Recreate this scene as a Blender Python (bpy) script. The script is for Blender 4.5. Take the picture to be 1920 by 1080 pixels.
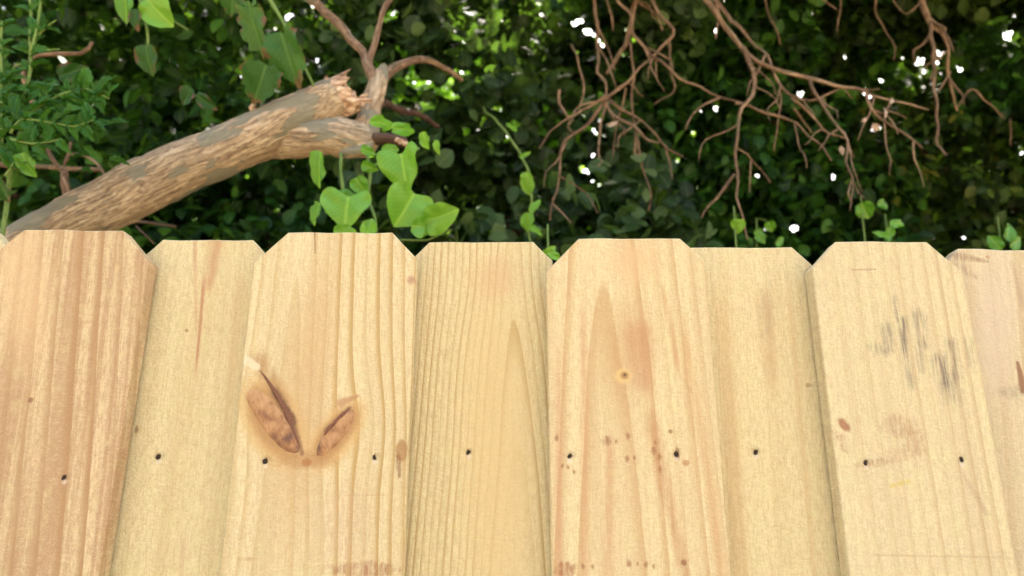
import bpy, math, random
import numpy as np
from mathutils import Vector, Matrix, Euler

random.seed(7); RNG = np.random.default_rng(11)
for o in list(bpy.data.objects): bpy.data.objects.remove(o)
scene = bpy.context.scene; col = scene.collection

# ------------------------------------------------------------------ camera
CAMZ, PITCH, ROLL, LENS = 1.60, math.radians(16.3), 0.0137, 26.0
F = LENS / 36.0 * 1920.0
FW = Vector((0, math.cos(PITCH), math.sin(PITCH)))
R0 = Vector((1, 0, 0)); U0 = Vector((0, -math.sin(PITCH), math.cos(PITCH)))
RT = R0 * math.cos(ROLL) + U0 * math.sin(ROLL); UP = U0 * math.cos(ROLL) - R0 * math.sin(ROLL)
CAM = Vector((0, 0, CAMZ))
cd = bpy.data.cameras.new('camera'); cam = bpy.data.objects.new('camera', cd); col.objects.link(cam)
m = Matrix((RT, UP, -FW)).transposed().to_4x4(); m.translation = CAM; cam.matrix_world = m
cd.lens = LENS; cd.sensor_width = 36.0; cd.clip_start = 0.02; cd.clip_end = 2000
cd.dof.use_dof = True; cd.dof.focus_distance = 0.665; cd.dof.aperture_fstop = 6.4
scene.camera = cam

# ------------------------------------------------------------------ sky, sun, exposure
SUN_EL, SUN_AZ = math.radians(60), math.radians(22)       # azimuth clockwise from +Y: high behind the hedge, so the fence face is in open shade
w = bpy.data.worlds.new('World'); scene.world = w; w.use_nodes = True
wn = w.node_tree; bg = wn.nodes['Background']
sky = wn.nodes.new('ShaderNodeTexSky'); sky.sky_type = 'NISHITA'; sky.sun_disc = False
sky.sun_elevation = SUN_EL; sky.sun_rotation = SUN_AZ; sky.air_density = 1.0; sky.dust_density = 8.0; sky.ozone_density = 0.0
wn.links.new(sky.outputs[0], bg.inputs[0]); bg.inputs[1].default_value = 0.13
sl = bpy.data.lights.new('sun', 'SUN'); sl.energy = 3.0; sl.angle = math.radians(1.5); sl.color = (1.0, 0.93, 0.82)
so = bpy.data.objects.new('sun', sl); col.objects.link(so)
sd = Vector((math.sin(SUN_AZ) * math.cos(SUN_EL), math.cos(SUN_AZ) * math.cos(SUN_EL), math.sin(SUN_EL)))
so.rotation_euler = (-sd).to_track_quat('-Z', 'Y').to_euler(); so.location = (0, -3, 6)
vs = scene.view_settings; vs.view_transform = 'Standard'; vs.look = 'None'; vs.gamma = 1.0; vs.exposure = 2.81
vs.use_curve_mapping = False

# ------------------------------------------------------------------ helpers
def at(px, py, y):
    """world point on the plane Y = y that the photograph shows at (px, py)"""
    d = FW + RT * ((px - 960) / F) - UP * ((py - 540) / F)
    return CAM + d * (y / d.y)
def ppm(p):                                             # pixels per metre at a world point
    return F / max(0.05, (Vector(p) - CAM).dot(FW))
def project(P):
    Q = P - np.array(CAM); z = Q @ np.array(FW)
    return 960 + F * (Q @ np.array(RT)) / z, 540 - F * (Q @ np.array(UP)) / z, z
def tag(o, label=None, cat=None, group=None, kind=None):
    if label: o['label'] = label
    if cat: o['category'] = cat
    if group: o['group'] = group
    if kind: o['kind'] = kind
    return o
def empty(name, loc=(0, 0, 0)):
    o = bpy.data.objects.new(name, None); col.objects.link(o); o.location = loc; o.empty_display_size = .1
    return o
def link(name, me, parent=None, mat=None):
    if mat: me.materials.append(mat)
    o = bpy.data.objects.new(name, me); col.objects.link(o)
    if parent is not None:
        o.parent = parent
        pm = Matrix.Translation(parent.location)
        g = parent.parent
        while g is not None:
            pm = Matrix.Translation(g.location) @ pm if g.rotation_euler == Euler() else pm; g = g.parent
        o.matrix_parent_inverse = pm.inverted()
    return o
def mesh_np(name, V, faces_by_size, attrs=None, smooth=True):
    """V (n,3); faces_by_size: list of (m,k) int arrays"""
    me = bpy.data.meshes.new(name); V = np.asarray(V, dtype=np.float32)
    me.vertices.add(len(V)); me.vertices.foreach_set('co', V.ravel())
    loops = np.concatenate([f.ravel() for f in faces_by_size]).astype(np.int32)
    sizes = np.concatenate([np.full(len(f), f.shape[1]) for f in faces_by_size]).astype(np.int32)
    starts = np.concatenate([[0], np.cumsum(sizes)[:-1]]).astype(np.int32)
    me.loops.add(len(loops)); me.loops.foreach_set('vertex_index', loops)
    me.polygons.add(len(sizes)); me.polygons.foreach_set('loop_start', starts)
    me.polygons.foreach_set('use_smooth', np.full(len(sizes), smooth))
    for k, a in (attrs or {}).items():
        at_ = me.attributes.new(k, 'FLOAT_VECTOR', 'POINT'); at_.data.foreach_set('vector', np.asarray(a, dtype=np.float32).ravel())
    me.update(calc_edges=True); me.validate(); return me

# ------------------------------------------------------------------ node expressions
class E:
    def __init__(s, nt, v): s.nt = nt; s.v = v
    def _n(s, op, *a, clamp=False):
        n = s.nt.nodes.new('ShaderNodeMath'); n.operation = op; n.use_clamp = clamp
        for i, x in enumerate((s,) + a):
            x = x.v if isinstance(x, E) else x
            if isinstance(x, (int, float)): n.inputs[i].default_value = x
            else: s.nt.links.new(x, n.inputs[i])
        return E(s.nt, n.outputs[0])
    def __add__(s, o): return s._n('ADD', o)
    __radd__ = __add__
    def __sub__(s, o): return s._n('SUBTRACT', o)
    def __rsub__(s, o): return (s * -1.0) + o
    def __mul__(s, o): return s._n('MULTIPLY', o)
    __rmul__ = __mul__
    def __truediv__(s, o): return s._n('DIVIDE', o)
    def sqrt(s): return s._n('SQRT')
    def exp(s): return s._n('EXPONENT')
    def abs(s): return s._n('ABSOLUTE')
    def sin(s): return s._n('SINE')
    def fract(s): return s._n('FRACT')
    def clamp(s): return s._n('ADD', 0.0, clamp=True)
    def pow(s, p): return s._n('POWER', p)
    def min(s, o): return s._n('MINIMUM', o)
    def max(s, o): return s._n('MAXIMUM', o)
    def ss(s, a, b, c=0.0, d=1.0):
        n = s.nt.nodes.new('ShaderNodeMapRange'); n.interpolation_type = 'SMOOTHSTEP'
        s.nt.links.new(s.v, n.inputs[0])
        for i, x in zip((1, 2, 3, 4), (a, b, c, d)): n.inputs[i].default_value = x
        return E(s.nt, n.outputs[0])
class G:
    """small wrapper round one material's node tree"""
    def __init__(s, name):
        s.m = bpy.data.materials.new(name); s.m.use_nodes = True; s.nt = s.m.node_tree
        s.b = s.nt.nodes['Principled BSDF']; s.out = s.nt.nodes['Material Output']
    def n(s, t): return s.nt.nodes.new(t)
    def coords(s, kind='Object'):
        t = s.n('ShaderNodeTexCoord'); x = s.n('ShaderNodeSeparateXYZ'); s.nt.links.new(t.outputs[kind], x.inputs[0])
        return [E(s.nt, q) for q in x.outputs]
    def attr(s, name):
        t = s.n('ShaderNodeAttribute'); t.attribute_name = name
        x = s.n('ShaderNodeSeparateXYZ'); s.nt.links.new(t.outputs['Vector'], x.inputs[0])
        return [E(s.nt, q) for q in x.outputs]
    def comb(s, *xyz):
        c = s.n('ShaderNodeCombineXYZ')
        for i, x in enumerate(xyz):
            if isinstance(x, E): s.nt.links.new(x.v, c.inputs[i])
            else: c.inputs[i].default_value = x
        return c.outputs[0]
    def noise(s, vec, scale=1.0, detail=2.0, rough=0.5):
        t = s.n('ShaderNodeTexNoise'); s.nt.links.new(vec, t.inputs['Vector'])
        t.inputs['Scale'].default_value = scale; t.inputs['Detail'].default_value = detail; t.inputs['Roughness'].default_value = rough
        return E(s.nt, t.outputs[0])
    def voro(s, vec, scale=1.0, feat='F1'):
        t = s.n('ShaderNodeTexVoronoi'); t.feature = feat; s.nt.links.new(vec, t.inputs['Vector']); t.inputs['Scale'].default_value = scale
        return E(s.nt, t.outputs[0])
    def mix(s, fac, a, b):
        n = s.n('ShaderNodeMix'); n.data_type = 'RGBA'
        if isinstance(fac, E): s.nt.links.new(fac.v, n.inputs[0])
        else: n.inputs[0].default_value = fac
        for i, x in ((6, a), (7, b)):
            if isinstance(x, tuple): n.inputs[i].default_value = (*x, 1)
            else: s.nt.links.new(x, n.inputs[i])
        return n.outputs[2]
    def ramp(s, fac, stops):
        r = s.n('ShaderNodeValToRGB'); s.nt.links.new(fac.v, r.inputs[0]); cr = r.color_ramp
        while len(cr.elements) < len(stops): cr.elements.new(0.5)
        for e, (p, c) in zip(cr.elements, stops): e.position = p; e.color = (*c, 1)
        return r.outputs[0]
    def bump(s, h, strength=0.5, dist=0.001):
        b = s.n('ShaderNodeBump'); s.nt.links.new(h.v, b.inputs['Height']); b.inputs['Strength'].default_value = strength
        b.inputs['Distance'].default_value = dist; s.nt.links.new(b.outputs[0], s.b.inputs['Normal']); return b
    def base(s, c, rough=0.8, spec=0.3):
        if isinstance(c, tuple): s.b.inputs['Base Color'].default_value = (*c, 1)
        else: s.nt.links.new(c, s.b.inputs['Base Color'])
        s.b.inputs['Roughness'].default_value = rough; s.b.inputs['Specular IOR Level'].default_value = spec
        return s.m

# ------------------------------------------------------------------ materials: bark, metal, ground
def bark_material(name, dark, mid, light, patch=None, patch_amt=0.0, along=14.0, across=70.0, strength=0.7, dist=0.0015):
    g = G(name); a, b, c = g.attr('bark')
    n1 = g.noise(g.comb(a * along, b * across, c * across), 1.0, 4.0, 0.6)
    n2 = g.noise(g.comb(a * 9.0, b * 22.0, c * 22.0), 1.0, 3.0, 0.6)
    cr = g.noise(g.comb(a * 160.0, b * 60.0, c * 60.0), 1.0, 2.0, 0.5)
    t = (n1 * 0.75 + n2 * 0.35 + cr * 0.12 - 0.1)
    colr = g.ramp(t, [(0.28, dark), (0.5, mid), (0.72, light)])
    crk = (g.noise(g.comb(a * along * 1.6, b * across * 1.5, c * across * 1.5), 1.0, 3.0, 0.65) - 0.5).abs().ss(0.0, 0.045, 1.0, 0.0)
    flk = g.noise(g.comb(a * 70.0, b * 90.0, c * 90.0), 1.0, 3.0, 0.7)
    colr = g.mix(crk * n2.ss(0.35, 0.6) * 0.6, colr, dark)
    colr = g.mix(flk.ss(0.52, 0.72) * 0.5, colr, light)
    h = n1 + cr * 0.3 - crk * 0.8 + flk * 0.5
    if patch:
        pm = (n2 + g.noise(g.comb(a * 11.0 + 3.0, b * 17.0, c * 17.0), 1.0, 1.0)).ss(1.09 - patch_amt, 1.13 - patch_amt)
        colr = g.mix(pm, colr, g.mix(n1, patch, tuple(x * 1.25 for x in patch)))
        h = h * (1.0 - pm * 0.7) - pm * 0.25
    g.bump(h, strength, dist)
    return g.base(colr, 0.85, 0.2)
LIMB_BARK = bark_material('limb_bark', (.17, .105, .055), (.43, .315, .185), (.68, .55, .36), (.21, .19, .125), 0.02, 14.0, 190.0, 0.9, .0025)
TWIG_BARK = bark_material('twig_bark', (.06, .036, .019), (.21, .130, .072), (.46, .32, .19), (.13, .10, .055), -0.02, 10.0, 160.0, 0.9, .002)
HEDGE_BARK = bark_material('hedge_bark', (.03, .018, .011), (.075, .042, .026), (.14, .085, .055))
STEM_GREEN = bark_material('green_stem', (.07, .12, .02), (.14, .22, .05), (.22, .28, .08), strength=0.2)
def torn_wood():
    g = G('torn_wood'); x, y, z = g.coords()
    n = g.noise(g.comb(x * 50.0, y * 160.0, z * 160.0), 1.0, 3.0)
    g.bump(n, 0.8, 0.002)
    return g.base(g.ramp(n, [(0.3, (.16, .08, .045)), (0.47, (.38, .24, .14)), (0.68, (.68, .53, .36))]), 0.8, 0.2)
TORN = torn_wood()
def plain(name, c, rough, spec=0.3, metal=0.0):
    g = G(name); x, y, z = g.coords()
    n = g.noise(g.comb(x, y, z), 900.0, 2.0)
    m_ = g.base(g.mix(n, tuple(v * 0.6 for v in c), tuple(v * 1.4 for v in c)), rough, spec); g.b.inputs['Metallic'].default_value = metal
    return m_
NAIL = plain('nail_rust', (.028, .018, .011), 0.8, 0.2)
SEAM = plain('bark_seam', (.15, .07, .04), 0.9, 0.2)
def ground_mat():
    g = G('lawn_soil'); x, y, z = g.coords('Object')
    n = g.noise(g.comb(x, y, z), 3.0, 6.0, 0.7); n2 = g.noise(g.comb(x, y, z), 60.0, 3.0)
    g.bump(n2, 0.8, 0.02)
    return g.base(g.ramp(n * 0.6 + n2 * 0.4, [(0.35, (.20, .155, .10)), (0.5, (.30, .24, .16)), (0.7, (.36, .31, .21))]), 0.95, 0.1)

# ------------------------------------------------------------------ materials: wood boards
class Board:
    pass
YF, TH = 0.630, 0.018
def board_material(name, B, spec):
    """spec: ring field + list of marks given in photograph pixels on the board's face"""
    g = G(name); x, y, z = g.coords()
    loc = lambda px, py: B.local(px, py)
    v3 = g.comb(x + B.seed, y * 0.6, z + B.seed * 0.7)
    low = g.noise(g.comb(x * 9.0 + B.seed, y * 4.0, z * 3.2 + B.seed), 1.0, 2.0) - 0.5
    mid = g.noise(g.comb(x * 46.0 + B.seed, y * 20.0, z * 9.0 + B.seed), 1.0, 2.0) - 0.5
    edge = g.noise(v3, 260.0, 3.0, 0.6) - 0.5
    # grain flows round the knots
    gx = x + low * spec.get('warp', 0.006) + mid * 0.0012
    for (px, py, wx, wz, amp) in spec.get('flow', []):
        kx, kz = loc(px, py); dx = (x - kx) / wx; dz = (z - kz) / wz
        gx = gx - dx * ((dx * dx + dz * dz) * -1.0).exp() * amp
    gx = gx - z * spec.get('slope', 0.0)
    xc, d, k, N = spec['ring']
    q = gx - xc
    ring = ((q * q + d * d).sqrt() + z * k + y * 0.6) * N
    t = ring.fract()
    late = t.ss(0.35, 0.92).pow(1.8) * (1.0 - t.ss(0.94, 0.99))
    idx = ring._n('FLOOR')
    wv = g.n('ShaderNodeTexWhiteNoise'); wv.noise_dimensions = '1D'; g.nt.links.new((idx + B.seed * 7.3).v, wv.inputs['W'])
    vary = E(g.nt, wv.outputs[0])
    streak = g.noise(g.comb(gx * 130.0 + B.seed, y * 30.0, z * 2.5), 1.0, 3.0, 0.6)
    broad = g.noise(g.comb(gx * 30.0 + B.seed * 3, y * 6.0, z * 1.6), 1.0, 2.0, 0.5)
    fibre = g.noise(g.comb(gx * 700.0, y * 300.0, z * 90.0), 1.0, 3.0, 0.7)
    saw = g.noise(g.comb(x * 190.0, y * 60.0, z * 480.0 + low * 60.0 + x * 90.0), 1.0, 3.0, 0.65)
    fuzz = g.noise(v3, 1300.0, 2.0, 0.7)
    mott = g.noise(g.comb(x * 300.0 + B.seed, y * 90.0, z * 110.0), 1.0, 3.0, 0.65)
    brk = g.noise(g.comb(gx * 420.0 + B.seed, y * 50.0, z * 30.0), 1.0, 2.0, 0.6).ss(0.30, 0.66)
    adj = lambda q: (min(.85, q[0] * .99), q[1] * 1.18, q[2] * 1.32)
    ca, cb, cl, cs = [adj(q) for q in spec['cols']]                       # pale, second tone, latewood, streak
    c = g.mix((low * 2.6 + 0.5 + mid * 0.5).clamp(), ca, cb)
    c = g.mix(streak.ss(0.45, 0.66) * (spec.get('streak', 0.35) + 0.12), c, cs)
    c = g.mix(broad.ss(0.45, 0.72) * spec.get('broad', 0.25), c, cs)
    c = g.mix((fibre.ss(0.44, 0.66) * 0.7).clamp(), c, cs)
    fleck = g.noise(g.comb(x * 200.0 + B.seed, y * 60.0, z * 430.0 + mid * 9.0), 1.0, 3.0, 0.7)
    tint = g.noise(g.comb(x * 70.0 + B.seed * 2, y * 20.0, z * 60.0), 1.0, 3.0, 0.6)
    c = g.mix(tint.ss(0.50, 0.70) * 0.35, c, tuple(a_ * b_ for a_, b_ in zip(ca, (.93, 1.04, .86))))
    c = g.mix(tint.ss(0.30, 0.48, 1.0, 0.0) * 0.30, c, tuple(a_ * b_ for a_, b_ in zip(ca, (1.03, .93, .98))))
    c = g.mix(fleck.ss(0.50, 0.70) * 0.42, c, cs)
    c = g.mix(fleck.ss(0.32, 0.46, 1.0, 0.0) * 0.38, c, tuple(min(.9, v * 1.22) for v in ca))
    c = g.mix((saw.ss(0.48, 0.74) * 0.22), c, cs)
    c = g.mix((mott.ss(0.46, 0.72) * 0.5), c, cs)
    c = g.mix((fuzz.ss(0.45, 0.72) * 0.5), c, tuple(min(1, v * 1.3) for v in ca))
    amp = spec.get('late', 0.5) * 1.2
    c = g.mix((late * (vary * 0.8 + 0.3) * amp * (mid * 0.8 + 0.85 + fleck * 0.3)).clamp(), c, cl)
    c = g.mix((g.noise(g.comb(gx * 62.0 + B.seed * 5, y * 12.0, z * 1.2), 1.0, 2.0, 0.5).ss(0.55, 0.72) * spec.get('broad', 0.25) * 0.7), c, cs)
    hsub = None
    for mk in spec.get('marks', []):
        kind, colr, st = mk[0], mk[1], mk[2]
        if kind == 'e':                                 # ellipse: centre, half axes in px, rotation deg, softness, raggedness
            (px, py), (a, b), rot, soft, rag = mk[3:]
            kx, kz = loc(px, py); s_ = B.mpp; a *= s_; b *= s_; r = math.radians(rot)
            dx = x - kx; dz = z - kz
            u = (dx * math.cos(r) + dz * math.sin(r)) / a; v = (dz * math.cos(r) - dx * math.sin(r)) / b
            dd = (u * u + v * v).sqrt() + edge * rag + mid * (rag * 0.5)
            msk = dd.ss(1 - soft, 1 + soft, 1.0, 0.0)
            if rag > 1.0 and a > .004: msk = msk * (brk * 0.7 + 0.3) * (mott.ss(0.35, 0.6) * 0.5 + 0.5)
        else:                                           # streak: from, to, widths px, softness, raggedness
            (p0, p1, w0, w1, soft, rag) = mk[3:]
            ax, az = loc(*p0); bx, bz = loc(*p1); L2 = (bx - ax) ** 2 + (bz - az) ** 2
            dx = x - ax + mid * 0.003; dz = z - az
            tt = ((dx * (bx - ax) + dz * (bz - az)) / L2).clamp()
            ex = dx - tt * (bx - ax); ez = dz - tt * (bz - az)
            wd = (tt * ((w1 - w0) * B.mpp)) + w0 * B.mpp
            dd = (ex * ex + ez * ez).sqrt() / wd + edge * rag
            msk = dd.ss(1 - soft, 1 + soft, 1.0, 0.0)
            if math.hypot(p1[0] - p0[0], p1[1] - p0[1]) > 80: msk = msk * (tt.ss(0.0, 0.22) if p0[1] > 470 else 1.0) * (tt.ss(0.75, 1.0, 1.0, 0.0) if p1[1] < 1075 else 1.0) * (streak.ss(0.3, 0.6) * 0.6 + 0.4)
            if rag > 1.0: msk = msk * brk
        if kind == 'h' or st > 0.9:
            hsub = msk if hsub is None else hsub.max(msk)
        c = g.mix((msk * st).clamp(), c, colr)
    h = late * -0.25 + fibre * 0.55 + saw * 0.75 + fuzz * 0.5 + streak * 0.25
    if hsub is not None: h = h - hsub * 1.2
    g.bump(h + mott * 0.6 - fleck * 1.2, 0.9, 0.0014)
    return g.base(c, 0.78, 0.22)

PALE = (.60, .435, .225); PALE2 = (.565, .425, .20); LATE = (.42, .245, .085); STRK = (.44, .28, .125)
PINK = (.575, .385, .20); GOLD = (.50, .33, .15); BROWN = (.20, .085, .035); DK = (.035, .022, .016); RED = (.28, .12, .055)
ORG = (.36, .175, .075); GREY = (.17, .15, .12)
def nail_marks(*pts):
    out = []
    for i, (px, py) in enumerate(pts):
        out += [('e', (.22, .14, .07), 0.6, (px + 2, py - 2), (9, 6), 40 * i, 0.6, 2.2), ('e', DK, 0.97, (px, py), (5, 3.6), 60 + 47 * i, 0.3, 1.8), ('e', (.62, .52, .40), 0.6, (px + 1, py + 9), (4, 4), 0, 0.5, 1.6)]
    return out
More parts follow.
